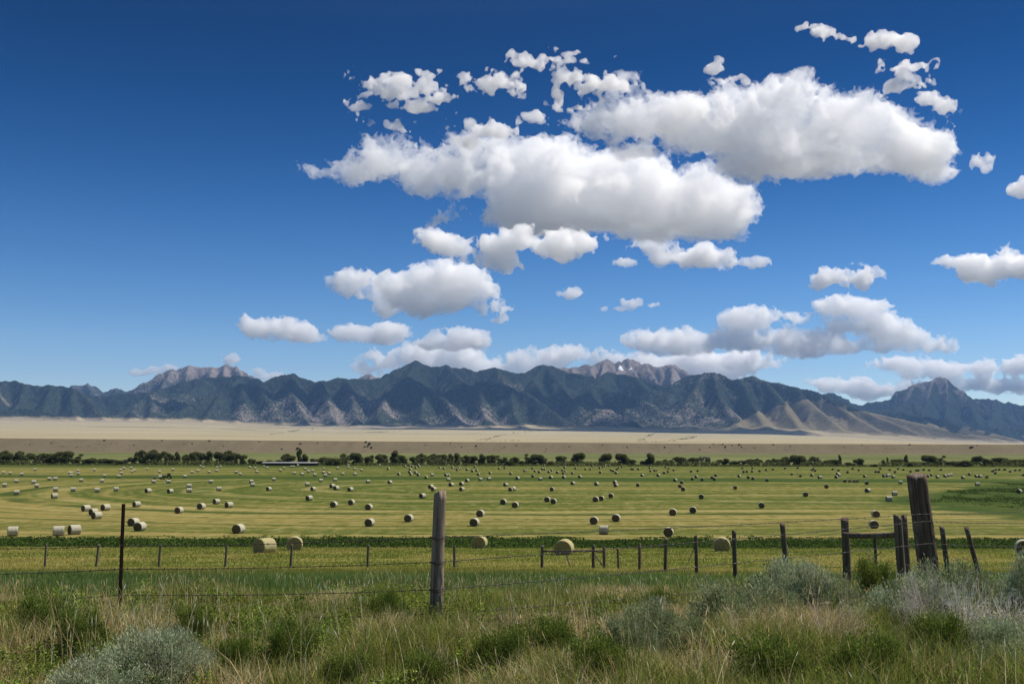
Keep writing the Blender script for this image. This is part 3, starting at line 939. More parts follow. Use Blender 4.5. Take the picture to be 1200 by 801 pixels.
# x in the photo, top y, crown width in photo pixels, shape
TR = [(5,526,16,'round'),(14,530,10,'low'),(28,527,21,'round'),(45,532,14,'pale'),(58,529,22,'low'),(75,527,19,'round'),(88,531,14,'ragged'),(104,534,17,'low'),
 (118,536,13,'low'),(130,536,15,'low'),(140,538,10,'low'),(146,537,9,'pale'),(155,533,11,'round'),(163,526,13,'tall'),(176,525,17,'round'),(188,528,14,'ragged'),(198,529,13,'round'),
 (207,528,8,'tall'),(218,531,11,'round'),(229,528,14,'round'),(241,527,15,'round'),(257,528,12,'round'),(268,526,17,'round'),(281,531,13,'ragged'),
 (294,536,8,'low'),(305,538,9,'low'),(315,538,9,'low'),(325,537,9,'low'),(337,530,16,'round'),(350,524,7,'tall'),(357,531,10,'tall'),(368,535,11,'low'),(380,534,14,'low'),(392,534,14,'low'),
 (405,530,14,'round'),(418,529,14,'round'),(432,532,12,'round'),(447,531,14,'round'),(461,527,13,'tall'),(471,532,12,'round'),(486,532,12,'round'),(495,530,11,'tall'),
 (507,530,14,'round'),(518,531,12,'round'),(527,531,10,'tall'),(535,530,11,'ragged'),(545,532,12,'round'),(553,533,12,'round'),(565,531,11,'tall'),(576,532,12,'round'),(587,533,12,'ragged'),(597,537,9,'low'),
 (603,534,11,'round'),(612,538,7,'low'),(620,531,12,'ragged'),(632,531,17,'round'),(645,539,7,'low'),(657,533,12,'round'),(667,540,8,'low'),(677,529,15,'round'),(690,541,10,'low'),(709,530,14,'round'),(720,541,9,'low'),
 (730,530,15,'round'),(741,537,9,'low'),(755,538,10,'low'),(763,530,13,'tall'),(773,538,8,'low'),(785,536,12,'ragged'),(797,534,12,'round'),
 (805,535,11,'round'),(814,535,11,'round'),(827,534,13,'pale'),(838,541,8,'low'),(848,536,14,'round'),(860,538,11,'low'),(871,538,9,'pale'),(881,537,12,'round'),(889,536,9,'round'),(897,540,7,'pale'),
 (904,536,11,'round'),(914,537,12,'round'),(923,534,15,'round'),(936,532,17,'round'),(948,534,13,'ragged'),(957,535,14,'pale'),(966,538,10,'low'),(979,536,16,'low'),(985,532,5,'tall'),(997,540,12,'low'),
 (1007,536,12,'round'),(1018,545,5,'low'),(1025,543,8,'low'),(1036,538,7,'tall'),(1041,535,4,'tall'),(1053,537,15,'round'),(1063,532,6,'tall'),(1067,540,8,'low'),(1078,540,13,'low'),
 (1091,532,17,'round'),(1102,533,13,'ragged'),(1115,538,14,'low'),(1131,538,17,'low'),(1145,533,13,'round'),(1158,536,15,'round'),(1172,535,17,'round'),(1185,537,15,'low'),(1199,537,16,'round')]
LM = [(0, 150, 'at the far left, above the rusty post'), (150, 300, 'left of the long white shed'), (300, 400, 'behind the long white shed'), (400, 600, 'in the dense stretch above the gray post'),
      (600, 700, 'right of the dense middle stretch'), (700, 800, 'below the gray rocky peak'), (800, 900, 'left of the dark mass at right'), (900, 1002, 'below the end of the long ridge'), (1002, 1080, 'above the big leaning post'), (1080, 1210, 'at the far right under the lone peak')]
SHW = {'round': 'rounded dark', 'tall': 'narrow upright dark', 'low': 'low bushy dark', 'ragged': 'loose ragged dark', 'pale': 'pale gray leaved'}
cnt = {}
for k, (x, ty, w, sh) in enumerate(TR):
    Y = 800.0 + (k * 37 % 23) * 1.6
    if sh == 'low': Y -= 12
    X, _ = at(x, Y)
    _, ztop = at(x, Y, ty)
    zb = float(gz(Y))
    H = ztop - zb
    W = w * Y / F * 1.25
    t = empty('tree', (X, Y, zb), rng.uniform(0, 6.28))
    cmsh, tmsh = pale['ragged' if w > 10 else 'low'] if sh == 'pale' else PROT[sh][k % 2]
    c = link('crown', cmsh, t); tr = link('trunk', tmsh, t)
    t.scale = (W, W, H)
    for (a, b, ph) in LM:
        if a <= x < b:
            key = (ph, sh); cnt.setdefault(key, []).append(t)
for (ph, sh), ts in cnt.items():
    for i, t in enumerate(ts):
        pre = (ordw(i) + ' ' + SHW[sh] + ' tree') if len(ts) > 1 else ('the ' + SHW[sh] + ' tree')
        tag(t, pre + ' ' + ph, 'tree', 'trees along the river')

# scattered dark bushes on the bluff and out on the plain
b_pts = [(429,518.5,1.6),(433,521,2.0),(435,525,1.6),(427,524,1.2),(431,523.5,1.3),(245,517,1.4),(122,516.5,1.3),(190,516.5,1.1),(157,522,.9),(352,520.5,1.5),(349,526.5,2.0),(330,526.5,1.3),(225,520,1.0),(304,518,.9),(372,519.5,1.0),
         (558,523,1.4),(541,524,.8),(591,524,.8),(667,523.5,.9),(735,524,.9),(779,524.5,1.3),(797,523,.9),(605,522.5,.9),(847,521,1.2),(850,524,1.4),(858,522,1.0),(866,521.5,1.5),(869,524,1.1),(836,521,1.0),(832,524,.9),(820,527,1.0),(906,521.5,1.2),(926,523,.9),
         (1066,521.5,1.3),(1138,525,1.8),(1140,524,1.1),(1145,522,.9),(1010,521.7,.8),(989,524,.7),(884,525,.8),(528,519.8,.9),(262,523,.8),(60,519,.8),(35,521,.8),(90,524,.8),(498,522,.7),(640,526,.8),(706,521.5,.8)]
bush_m = PROT['low'][0]
LMB = [(0, 300, 'above the left tree clumps'), (300, 400, 'above the long white shed'), (400, 500, 'in the tight group above the middle trees'), (500, 700, 'right of center'), (700, 900, 'below the gray rocky peaks'), (900, 1210, 'below the lone peak at right')]
bs = {}
for (x, y, s) in b_pts:
    d = ray(x, y)
    Ys = np.linspace(2180, 2600, 800)
    Xs = d[0] * Ys
    zz = np.where(Ys < Y_BL, zbluff(Xs, Ys), zplain(Xs, np.maximum(Ys, Y_BL)))
    bl = Ys * d[2] - zz <= 0
    Y = Ys[int(np.argmax(bl))] if bl.any() else 2300.0
    X = d[0] * Y
    zb = float(zbluff(np.array([X]), np.array([Y]))[0] if Y < Y_BL else zplain(np.array([X]), np.array([Y]))[0])
    t = link('bush', bush_m[0], None, (X, Y, zb - .4))
    t.scale = (s * 2.0 * 1.9, s * 2.0 * 1.9, s * 1.7 * 1.9)
    t.rotation_euler = (0, 0, rng.uniform(0, 6))
    for (a, b, ph) in LMB:
        if a <= x < b: bs.setdefault(ph, []).append(t)
for ph, ts in bs.items():
    for t in ts:
        tag(t, 'small dark bush on the brown bluff ' + ph, 'bush', 'small bushes on the bluff ' + ph)
# brush that lines the creeks on the plain, far off: reads as thin dark lines
rg = np.random.default_rng(5)
lines_px = [[(566,516),(577,513),(585,510),(598,508)],[(566,516.5),(600,516.2)],[(750,517),(760,511),(768,507)],[(800,515.5),(815,511),(830,508),(842,506)],[(785,517),(800,514),(812,512.5)],[(755,517.3),(775,518)],[(305,510),(330,507),(352,503.5),(385,500.5)],[(600,507),(640,504),(665,502)],[(430,506.5),(470,505.5)]]
cc = []
for ln in lines_px:
    for (p0, p1) in zip(ln[:-1], ln[1:]):
        m_ = int(abs(p1[0]-p0[0]) * 1.3 + abs(p1[1]-p0[1]) * 4)
        for q in range(m_):
            s_ = rg.random()
            if vnoise(np.array([s_ * 9 + p0[0]]), np.array([p0[1] * 3.1]))[0] < .45: continue
            x = p0[0] + (p1[0]-p0[0]) * s_; y = p0[1] + (p1[1]-p0[1]) * s_
            d = ray(x, y)
            Ys = np.geomspace(Y_BL, 11800, 400); z = zplain(d[0] * Ys, Ys)
            bl = Ys * d[2] - z > 0
            bl = ~bl
            Y = Ys[int(np.argmax(bl & (np.arange(400) > 2)))]
            cand = np.abs(Ys * d[2] - z)
            Y = Ys[int(np.argmin(cand))] * rg.uniform(.985, 1.015)
            X = d[0] * Y + rg.normal() * 12
            cc.append((X, Y, float(zplain(np.array([X]), np.array([Y]))[0]), Y / 11000))
cc = np.array(cc)
base_ = np.repeat(cc[:, :3], 14, 0) + rg.normal(size=(len(cc) * 14, 3)) * np.array([8, 12, 1.6]) * np.repeat(cc[:, 3], 14)[:, None] + np.array([0, 0, 1.5])
v, f = leaf_quads(base_, 5.0 * np.repeat(cc[:, 3], 14), rg)
tag(link('creek_brush', new_mesh('creek_brush', v, f, [M_leaf])), 'thin dark lines of brush following the creeks across the pale plain', None, None, 'stuff')
# hedge of undergrowth at the foot of the river trees
k = 15000
xx = rg.uniform(-520, 520, k); yy = 792 + rg.normal(size=k) * 4
hmul = (fbm(xx, xx * 0, 26, 3, 4) > .47)
pp = np.stack([xx, yy, -15.4 + rg.random(k) ** 1.4 * 5.0 * np.where(hmul, 1, .3) * np.where(np.abs(xx + 70) < 75, 1.3, .75)], 1)
v, f = leaf_quads(pp, 1.5, rg)
tag(link('undergrowth', new_mesh('undergrowth', v, f, [M_leaf])), 'dark undergrowth along the foot of the river trees', None, None, 'stuff')

# ------------------------------------------------------------------ long shed and tractor
n = NT('white_roof_metal', 0.5, 0.3); n.base(n.mix(n.noise(n.pos(), 0.5, 3), (0.24, 0.23, 0.21), (0.34, 0.33, 0.31))); M_white = n.m
n = NT('weathered_timber', 0.9); n.base(n.mix(n.noise(n.mapv(n.pos(), (1, 1, .2)), 4, 4), (0.09, 0.06, 0.045), (0.17, 0.12, 0.09))); M_timber = n.m
Ysh = 775.0
x0 = at(307, Ysh)[0]; x1 = at(372, Ysh)[0]; zb = float(gz(Ysh)); L = x1 - x0
sh = empty('cattle_shed', ((x0 + x1) / 2, Ysh, zb))
m = MB()
q = [(-L/2, -2.2, 2.15), (L/2, -2.2, 2.15), (L/2, 3, 2.9), (-L/2, 3, 2.9)]
m.add(q + [(a, b, c + .12) for a, b, c in q], [[0,3,2,1],[4,5,6,7],[0,1,5,4],[1,2,6,5],[2,3,7,6],[3,0,4,7]])
m.build('roof', M_white, sh)
for i in range(15):
    m = MB(); m.box((-L/2 + .3 + i * (L - .6) / 14, -2.0, 1.04), (.22, .22, 2.2)); m.build('post', M_timber, sh)
m = MB(); m.box((0, 2.7, 1.5), (L, .1, 3.0)); m.box((0, -1.96, .75), (L, .06, .25)); m.box((0, -1.96, 1.35), (L, .06, .2))
m.build('back_wall', M_timber, sh)
tag(sh, 'long low open cattle shed with white roof in front of the river trees', 'shed')

n = NT('green_machine_paint', 0.4, 0.4); n.base((0.02, 0.13, 0.03)); M_gpaint = n.m
n = NT('black_rubber', 0.8); n.base((0.02, 0.02, 0.02)); M_rub = n.m
n = NT('yellow_rim', 0.5); n.base((0.7, 0.5, 0.04)); M_rim = n.m
n = NT('cab_glass', 0.1, 0.5); n.base((0.03, 0.04, 0.05)); M_gl = n.m
def wheel(parent, x, y, r, w):
    o = MB(); pts = []
    vv, ff = [], []
    sg = 24
    prof_ = [(-w/2, r*.62), (-w/2, r*.93), (-w*.3, r), (w*.3, r), (w/2, r*.93), (w/2, r*.62)]
    for k in range(sg):
        a = 2*math.pi*k/sg
        for (u, rr_) in prof_:
            vv.append((x + math.cos(a)*rr_, y + u, r + math.sin(a)*rr_))
    for k in range(sg):
        k2 = (k+1) % sg
        for j in range(5):
            ff.append([k*6+j, k2*6+j, k2*6+j+1, k*6+j+1])
    o.add(vv, ff)
    wv = o.build('wheel', M_rub, parent, True)
    o = MB(); o.tube([(x, y - w*.35, r), (x, y + w*.35, r)], r*.62, 20); o.build('rim', M_rim, wv)
tx, ty, tz = ghit(196.5, 561.5)
tr = empty('tractor', (tx, ty, tz), R(8))
m = MB(); m.box((-1.2, 0, 1.35), (2.0, .8, .85)); m.box((-2.25, 0, 1.25), (.15, .7, .7)); m.box((.4, 0, 1.0), (1.6, .7, .5)); m.build('body', M_gpaint, tr)
m = MB()
for sy in (-.85, .85): m.box((.75, sy, 1.75), (1.5, .5, .12))
m.build('fender', M_gpaint, tr)
m = MB(); m.box((.5, 0, 2.1), (1.3, 1.3, 1.2)); cb = m.build('cab', M_gl, tr)
m = MB(); m.box((.5, 0, 2.78), (1.6, 1.6, .14)); m.build('cab_roof', M_gpaint, cb)
m = MB(); m.tube([(-1.0, .2, 1.7), (-1.0, .2, 2.7)], .06, 8); m.build('exhaust', M_rub, tr)
for sy in (-.9, .9):
    wheel(tr, .75, sy, .85, .45); wheel(tr, -1.8, sy * .85, .5, .3)
tag(tr, 'green tractor working in the far hay field at the left', 'tractor')
wx = at(191.5, ty + 1)[0]
wg = empty('hay_wagon', (wx - 2.6, ty + 1, tz), R(8))
m = MB(); m.box((0, 0, 1.1), (4.6, 2.2, .18)); m.build('bed', M_white, wg)
m = MB(); m.box((2.25, 0, 1.75), (.1, 2.2, 1.2)); m.build('end_rack', M_timber, wg)
for sx in (-1.4, 1.4):
    for sy in (-.9, .9): wheel(wg, sx, sy, .45, .25)
tag(wg, 'pale flat hay wagon behind the green tractor', 'wagon')

# ------------------------------------------------------------------ round hay bales
n = NT('net_wrapped_hay', 0.9, 0.05)
p = n.pos(False)
X_, Y_, Z_ = n.xyz(p)
band = n.noise(X_, 9.0, 3, 0.6, dims='1D')
inf = n.n('ObjectInfo')
tone = n.math('ADD', n.math('MULTIPLY', band, 0.6), n.math('MULTIPLY', n.noise(p, 8.0, 4, 0.7), 0.5))
wcol = n.mix(n.step(tone, 0.35, 0.75), (0.27, 0.25, 0.165), (0.56, 0.53, 0.41))
wcol = n.mix(n.math('MULTIPLY', inf.outputs['Random'], 0.5), wcol, (0.42, 0.40, 0.29))
n.base(wcol); n.bump(n.noise(p, 14, 4, 0.7), 0.7, 0.03); M_wrap = n.m
def straw_mat(name, c1, c2):
    n = NT(name, 0.95, 0.05)
    p = n.pos(False)
    X_, Y_, Z_ = n.xyz(p)
    rad = n.math('SQRT', n.math('ADD', n.math('MULTIPLY', Y_, Y_), n.math('MULTIPLY', Z_, Z_)))
    ang = n.math('ARCTAN2', Z_, Y_)
    sp = n.math('FRACT', n.math('ADD', n.math('MULTIPLY', rad, 7.0), n.math('ADD', n.math('DIVIDE', ang, 6.2832), n.math('MULTIPLY', n.noise(p, 3.0, 3), 2.0))))
    sp = n.step(n.math('ABSOLUTE', n.math('SUBTRACT', sp, 0.5)), 0.1, 0.45)
    t = n.math('ADD', n.math('MULTIPLY', sp, 0.55), n.math('MULTIPLY', n.noise(p, 11, 4, 0.7), 0.6))
    n.base(n.mix(n.step(t, .2, .9), c1, c2)); n.bump(t, 0.9, 0.04)
    return n.m
M_face = straw_mat('rolled_hay_end', (0.07, 0.055, 0.03), (0.20, 0.155, 0.085))
M_face2 = straw_mat('golden_hay_end', (0.14, 0.11, 0.04), (0.47, 0.39, 0.18))
n = NT('golden_hay_side', 0.95, 0.05); p = n.pos(False)
n.base(n.mix(n.noise(p, 9, 4, .7), (0.25, 0.215, 0.09), (0.52, 0.46, 0.25))); n.bump(n.noise(p, 14, 4, .7), .9, .04); M_gside = n.m

def bale_meshes(seed, RB=0.76, LB=1.5, seg=40, mats=None):
    """axis along local X; returns body and end-face meshes (bottom at z = 0 is at -RB)"""
    rg = np.random.default_rng(seed)
    us = np.array([-.5, -.485, -.44, -.3, -.15, 0, .15, .3, .44, .485, .5]) * LB
    rs = np.array([.93, .985, 1.0, 1.01, .995, 1.005, .995, 1.01, 1.0, .985, .93]) * RB
    v = []
    lump = rg.normal(size=seg) * .012
    lump = (lump + np.roll(lump, 1) + np.roll(lump, 2)) / 2
    for u, r in zip(us, rs):
        for k in range(seg):
            a = 2 * math.pi * k / seg
            r2 = r * (1 + lump[k] + rg.normal() * .006)
            y, z = math.cos(a) * r2, math.sin(a) * r2
            if z < -RB * .90: z = -RB * .90 - (abs(z) - RB * .9) * .25
            z *= .985
            v.append((u, y * 1.02, z))
    f = []
    for i in range(len(us) - 1):
        for k in range(seg):
            k2 = (k + 1) % seg
            f.append([i*seg+k, i*seg+k2, (i+1)*seg+k2, (i+1)*seg+k])
    body = new_mesh('net_wrap', np.array(v), f, [mats[0]], True)
    ends = []
    for s in (-1, 1):
        ring0 = [v[(0 if s < 0 else len(us) - 1) * seg + k] for k in range(seg)]
        vv, ff = list(ring0), []
        nr = 5
        for j in range(1, nr):
            for k in range(seg):
                q = ring0[k]; g = 1 - j / nr
                vv.append((q[0] + s * (.012 * math.sin(j * 2.1) + rg.normal() * .008 - .01 * (j == nr - 1)), q[1] * g, q[2] * g))
        vv.append((ring0[0][0] - s * .02, 0, 0))
        for j in range(nr - 1):
            for k in range(seg):
                k2 = (k + 1) % seg
                ff.append([j*seg+k, (j+1)*seg+k, (j+1)*seg+k2, j*seg+k2][::s])
        for k in range(seg):
            ff.append([(nr-1)*seg+k, len(vv)-1, (nr-1)*seg+(k+1) % seg][::s])
        ends.append(new_mesh('hay_end', np.array(vv), ff, [mats[1]], True))
    return body, ends
BM = [bale_meshes(i, .76, 1.5, 40, (M_wrap, M_face)) for i in range(3)]
BG = [bale_meshes(8, .80, 1.5, 48, (M_gside, M_face2))]
far_body = []
for i in range(3):
    b, e = BM[i]
    far_body.append(b)

A13 = R(90 - 12)      # axis direction of the bales in the open field (from +X)
def bale(x, ybot, ang, label=None, gold=False, parts=None, sc=1.0, group='round hay bales in the mown field'):
    X, Y, Z = ghit(x, ybot, 60)
    k = int(x * 3 + ybot) % 3
    body, ends = BG[0] if gold else BM[k]
    a = ang + random.uniform(-.06, .06)
    dd = 0.7 * sc
    X += X / Y * dd; Y += dd
    z = float(zfield(np.array([X]), np.array([Y]))[0]) if Y > 142 else float(gz(Y))
    o = link('hay_bale', body, None, (X, Y, z + (.70 if not gold or Y > 140 else .60) * sc))
    o.rotation_euler = (0, random.uniform(-.02, .02), a)
    s_ = sc * random.uniform(.95, 1.05)
    o.scale = (s_ * random.uniform(.96, 1.06), s_, s_)
    for e in ends:
        link('hay_end', e, o)
    tag(o, label, 'hay bale', group)
    return o
# (zoom-region number, x, bottom y, kind) measured in 8x enlargements of the strip y 540-640
S, A = 's', 'a'
ZB = {0: [(32,118,S),(95,124,S),(330,94,S),(203,138,S),(652,118,S),(668,122,S),(667,150,S),(732,100,S),(733,126,S),(885,92,S),(980,150,S),(1160,76,S),(1132,92,S),(1136,122,S),(1115,156,S),
  (153,206,S),(43,245,S),(155,318,S),(316,218,S),(342,250,S),(520,286,S),(510,354,'m'),(462,182,S),(518,182,S),(760,198,S),(955,206,S),(685,286,S),(910,292,S),(1088,282,S),(805,468,'n'),(875,505,'n'),(905,550,'n'),(988,460,'n'),(548,704,S),(695,694,'m'),(118,706,S)],
 1: [(28,72,S),(40,110,S),(58,96,S),(180,82,S),(293,112,S),(420,92,S),(680,58,S),(706,68,S),(655,104,S),(600,118,S),(760,116,S),(835,74,S),(866,62,S),(830,102,S),(1013,116,S),(1053,134,S),(1142,70,S),(1190,80,S),(533,156,S),(240,206,S),(380,206,S),(300,160,S),
  (572,250,S),(572,294,S),(776,206,S),(852,278,S),(1155,206,S),(1168,236,S),(188,300,'n'),(395,304,'n'),(80,428,'n'),(477,484,A),(686,446,A),(828,402,'n'),(946,434,'n'),(50,618,A),(110,665,A),(1035,682,A)],
 2: [(75,60,S),(105,76,S),(8,112,S),(228,98,S),(265,76,S),(330,62,S),(352,62,S),(392,50,S),(360,124,S),(432,134,S),(460,84,S),(490,108,S),(530,102,S),(553,142,S),(635,84,S),(632,116,S),(686,124,S),(648,150,S),(765,78,S),(813,132,S),(866,48,S),(865,70,S),(925,84,S),(928,134,S),(988,96,S),(1160,50,S),
  (166,184,S),(607,196,S),(742,190,S),(1050,206,S),(482,232,S),(536,278,'n'),(120,280,'n'),(715,246,'n'),(752,270,'n'),(885,282,'n'),(498,374,'n'),(730,428,A),(895,408,A),(1058,455,A),(1065,612,A)],
 3: [(40,84,A),(138,136,A),(195,56,A),(240,50,A),(265,54,A),(298,72,A),(320,44,A),(330,60,A),(238,114,A),(245,92,A),(295,120,A),(250,138,A),(320,142,A),(450,142,S),(580,142,A),(600,140,A),(395,168,'t'),(520,70,A),(563,82,A),(640,72,A),(685,94,A),(700,80,A),(778,90,A),(828,104,A),(868,100,A),(852,62,A),(885,134,A),(993,120,A),(1078,80,A),(1130,72,A),(1142,60,A),(1188,128,A),
  (605,188,S),(780,196,'n'),(905,186,S),(985,182,S),(55,212,'n'),(630,238,'n'),(728,230,'n'),(730,282,'n'),(440,258,'n'),(465,280,'n'),(360,350,'n'),(1140,236,'n'),(1185,282,A),(1120,402,A),(232,572,A),(903,522,A),(848,616,A)],
 4: [(115,102,A),(130,98,A),(190,78,A),(215,104,A),(255,112,A),(285,84,A),(305,88,A),(345,112,A),(370,98,A),(425,116,A),(470,94,A),(492,70,A),(480,124,A),(300,50,A),(432,52,A),(495,110,A),(565,124,A),(595,76,A),(650,48,A),(688,82,A),(735,82,A),(752,60,A),(828,118,A),(820,74,A),(850,66,A),(868,52,A),(908,52,A),(930,96,A),(950,108,A),(975,122,A),(985,84,A),(1000,74,A),(1030,66,A),(1118,82,A),(1135,84,A),(1185,84,A),
  (53,174,'n'),(195,156,'t'),(265,182,S),(365,168,'n'),(487,166,'n'),(637,162,'n'),(570,222,'n'),(793,230,'n'),(965,212,'n'),(975,242,'n'),(1180,238,A),(10,276,'n'),(375,280,A),(330,382,A),(390,398,A),(30,432,A),(785,382,A),(838,370,A),(928,344,A),(770,598,A),(977,576,A),(862,690,'w')],
 5: [(90,72,A),(102,48,A),(98,104,A),(135,96,A),(150,94,A),(226,120,A),(262,110,A),(315,92,A),(480,104,A),(540,98,A),(268,78,A),(238,64,A),(960,76,A),(1053,76,A),(970,110,A),(1000,108,A),(1050,106,A),(1120,100,A),(1180,92,A),
  (20,146,'n'),(172,146,'n'),(330,192,'n'),(390,212,A),(375,248,A),(405,280,A),(527,158,'n'),(490,180,A),(583,188,A),(675,166,A),(697,182,A),(710,146,A),(930,154,'n'),(1015,164,A),(1058,174,A),(1190,196,A),(893,266,A),(575,356,A),(1140,450,A),(310,520,A),(497,496,A),(268,708,A)],
 6: [(45,84,A),(160,76,A),(278,72,A),(412,92,A),(425,78,A),(440,100,A),(605,84,A),(660,96,A),(792,80,A),(850,94,A),(745,112,A),(1053,80,A),(1008,110,A),(1036,110,A),(1140,94,A),(1190,112,A),(222,132,'t'),(304,150,A),(412,142,'n'),(487,162,S),(640,158,'n'),(655,130,S),(668,142,S),
  (720,204,A),(765,204,'t'),(805,204,'t'),(835,204,'t'),(925,224,A),(906,152,'n'),(1085,150,'n'),(1113,148,'n'),(1130,142,S),(1175,158,S),(548,258,A),(352,334,A),(935,296,'m'),(1135,374,'w'),(1188,324,'w'),(1010,540,A),(992,640,A)],
 7: [(18,80,A),(68,90,A),(136,108,A),(190,98,A),(208,98,A),(258,88,A),(310,94,A),(420,90,A),(688,132,'n'),(905,102,A),(932,90,A),(930,124,A),(965,88,A),(1018,88,A),(1068,106,A),(1118,96,A),(1160,94,A),(300,152,'n'),(332,138,'n'),(390,158,S),(463,148,S),(492,140,S),(515,136,S),(630,164,S),(755,150,S),(790,154,S),(850,160,'t'),
  (43,218,'w'),(765,236,'w'),(1155,302,'m'),(1195,140,A)]}
ANG = {A: A13, 'n': R(90 - 32), 'm': R(90 - 48), S: R(90 - 68), 'w': R(-10), 't': A13}
zones = [(0, 146, 'left of rusty post'), (146, 300, 'between rusty post and golden bales'), (300, 508, 'left of gray post'),
         (508, 640, 'right of gray post'), (640, 760, 'above the rail fence'), (760, 900, 'above the dark posts'), (900, 1065, 'left of leaning post'), (1065, 1210, 'right of leaning post')]
def zone(x):
    for a, b, ph in zones:
        if a <= x < b: return ph
    return zones[-1][2]
lst = []
for r_, L_ in ZB.items():
    for (zx, zy, kd) in L_:
        lst.append((r_ * 150 + zx / 8, 540 + zy / 8, kd))
lst.sort(key=lambda t: (t[0]))
rows_ = {}
for (x, y, kd) in lst:
    if kd == 't':
        o = bale(x, y, ANG[kd], None, True, sc=.95)
    else:
        o = bale(x, y, ANG[kd])
    band_ = 0 if y < 558.5 else 1 if y < 570 else 2 if y < 590 else 3
    if kd == 't': band_ = 4
    rows_.setdefault((band_, zone(x)), []).append(o)
bn = ['tiny hay bale beyond the dark green strip', 'small hay bales below green strip', 'mid-field hay bales', 'larger hay bales on stubble', 'small tan hay bales']
for (bd, ph), os_ in rows_.items():
    for i, o in enumerate(os_):
        if bd == 0:
            tag(o, bn[0] + ', ' + ph, 'hay bale', 'tiny far hay bales ' + ph)
        elif len(os_) == 1:
            tag(o, 'only one of the ' + bn[bd] + ' ' + ph, 'hay bale', 'round hay bales in the mown field')
        else:
            tag(o, ordw(i) + ' from left of ' + bn[bd] + ' ' + ph, 'hay bale', 'round hay bales in the mown field')
# the near golden ones below the ditch
for (x, yb, an, lb) in [(310, 648, R(90 - 38 + 5), 'big golden hay bale turned sideways in tall grass, left of the bale on end'), (345, 644.5, R(90 + 12), 'golden hay bale facing us straight on, behind a thin fence post'),
                    (562, 642.5, R(90 - 8), 'golden hay bale with loose straw face, right of the gray wooden post'), (661, 650.5, R(90 - 14), 'golden hay bale behind the far wooden rail fence'),
                    (846, 646, R(90 - 12), 'golden hay bale between two dark fence posts'), (1201, 651, R(90 - 20), 'hay bale cut off by the right edge, below the ditch')]:
    X, Y, Z = ghit(x, yb, 60)
    bale(x, yb, an, lb, gold=x < 1190, sc=.98, group='hay bales below the ditch')
print('bales', round(time.time() - T0, 1), len(lst))

# ------------------------------------------------------------------ fences
def wood(name, c1, c2, c3):
    n = NT(name, 0.88, 0.12)
    p = n.pos(False)
    g = n.noise(n.mapv(p, (28, 28, 1.3)), 1.0, 6, 0.65)
    k = n.noise(n.mapv(p, (6, 6, 2.2)), 1.0, 4, 0.6)
    c = n.mix(n.step(g, .36, .62), c1, c2)
    c = n.mix(n.math('MULTIPLY', n.step(k, .52, .68), .75), c, c3)
    crack = n.step(n.noise(n.mapv(p, (40, 40, .8)), 1.0, 3, .5), .36, .30)
    c = n.mix(n.math('MULTIPLY', crack, .85), c, (0.02, 0.016, 0.014))
    n.base(c); n.bump(g, 0.9, 0.02)
    return n.m
M_wood = wood('weathered_gray_wood', (0.15, 0.108, 0.075), (0.33, 0.26, 0.19), (0.20, 0.145, 0.11))
M_dwood = wood('dark_old_wood', (0.075, 0.050, 0.035), (0.185, 0.132, 0.096), (0.24, 0.195, 0.155))
M_fwood = wood('far_post_wood', (0.06, 0.052, 0.045), (0.15, 0.13, 0.11), (0.11, 0.10, 0.09))
n = NT('rusty_steel', 0.7, 0.3); n.base(n.mix(n.noise(n.pos(False), 25, 5, .7), (0.05, 0.022, 0.016), (0.13, 0.055, 0.035))); M_rust = n.m
n = NT('dull_wire', 0.6, 0.3); n.base(n.mix(n.noise(n.pos(False), 12, 3), (0.035, 0.027, 0.024), (0.09, 0.07, 0.06))); M_wire = n.m

def post_mesh(H, r0, r1, mat, seed, seg=22, below=.35, split=False, slant=.015):
    rg = np.random.default_rng(seed)
    nz_ = 26
    v, f = [], []
    ph = rg.uniform(0, 6.28, 4)
    bend = rg.uniform(-.012, .012, 2)
    lump = rg.normal(size=seg) * .018
    for i in range(nz_):
        t = i / (nz_ - 1)
        z = -below + (H + below) * t
        r = r0 + (r1 - r0) * t
        for k in range(seg):
            a = 2 * math.pi * k / seg
            q = r * (1 + lump[k] + .035 * math.sin(2 * a + ph[0] + t * 1.5) + .02 * math.sin(3 * a + ph[1] + t * 3) + rg.normal() * .008)
            if split and abs(((a - 4.45 + math.pi) % (2 * math.pi)) - math.pi) < .18: q *= .72
            zz = z + (slant * math.cos(a + ph[2]) * 2 + rg.normal() * r * .05) * (i == nz_ - 1)
            v.append((math.cos(a) * q + bend[0] * math.sin(t * 3) * 1.5, math.sin(a) * q + bend[1] * math.sin(t * 3), zz))
    for i in range(nz_ - 1):
        for k in range(seg):
            k2 = (k + 1) % seg
            f.append([i*seg+k, i*seg+k2, (i+1)*seg+k2, (i+1)*seg+k])
    c = len(v)
    v.append((v[-seg][0] * 0, 0, H - .012))
    for k in range(seg):
        f.append([(nz_-1)*seg+k, (nz_-1)*seg+(k+1) % seg, c])
    return new_mesh('fence_post', np.array(v), f, [mat], True)
def lean_post(o, top):
    """turn a post so that its top meets a world point"""
    d = (Vector(top) - o.location)
    o.rotation_mode = 'QUATERNION'
    o.rotation_quaternion = Vector((0, 0, 1)).rotation_difference(d.normalized())
    return d.length

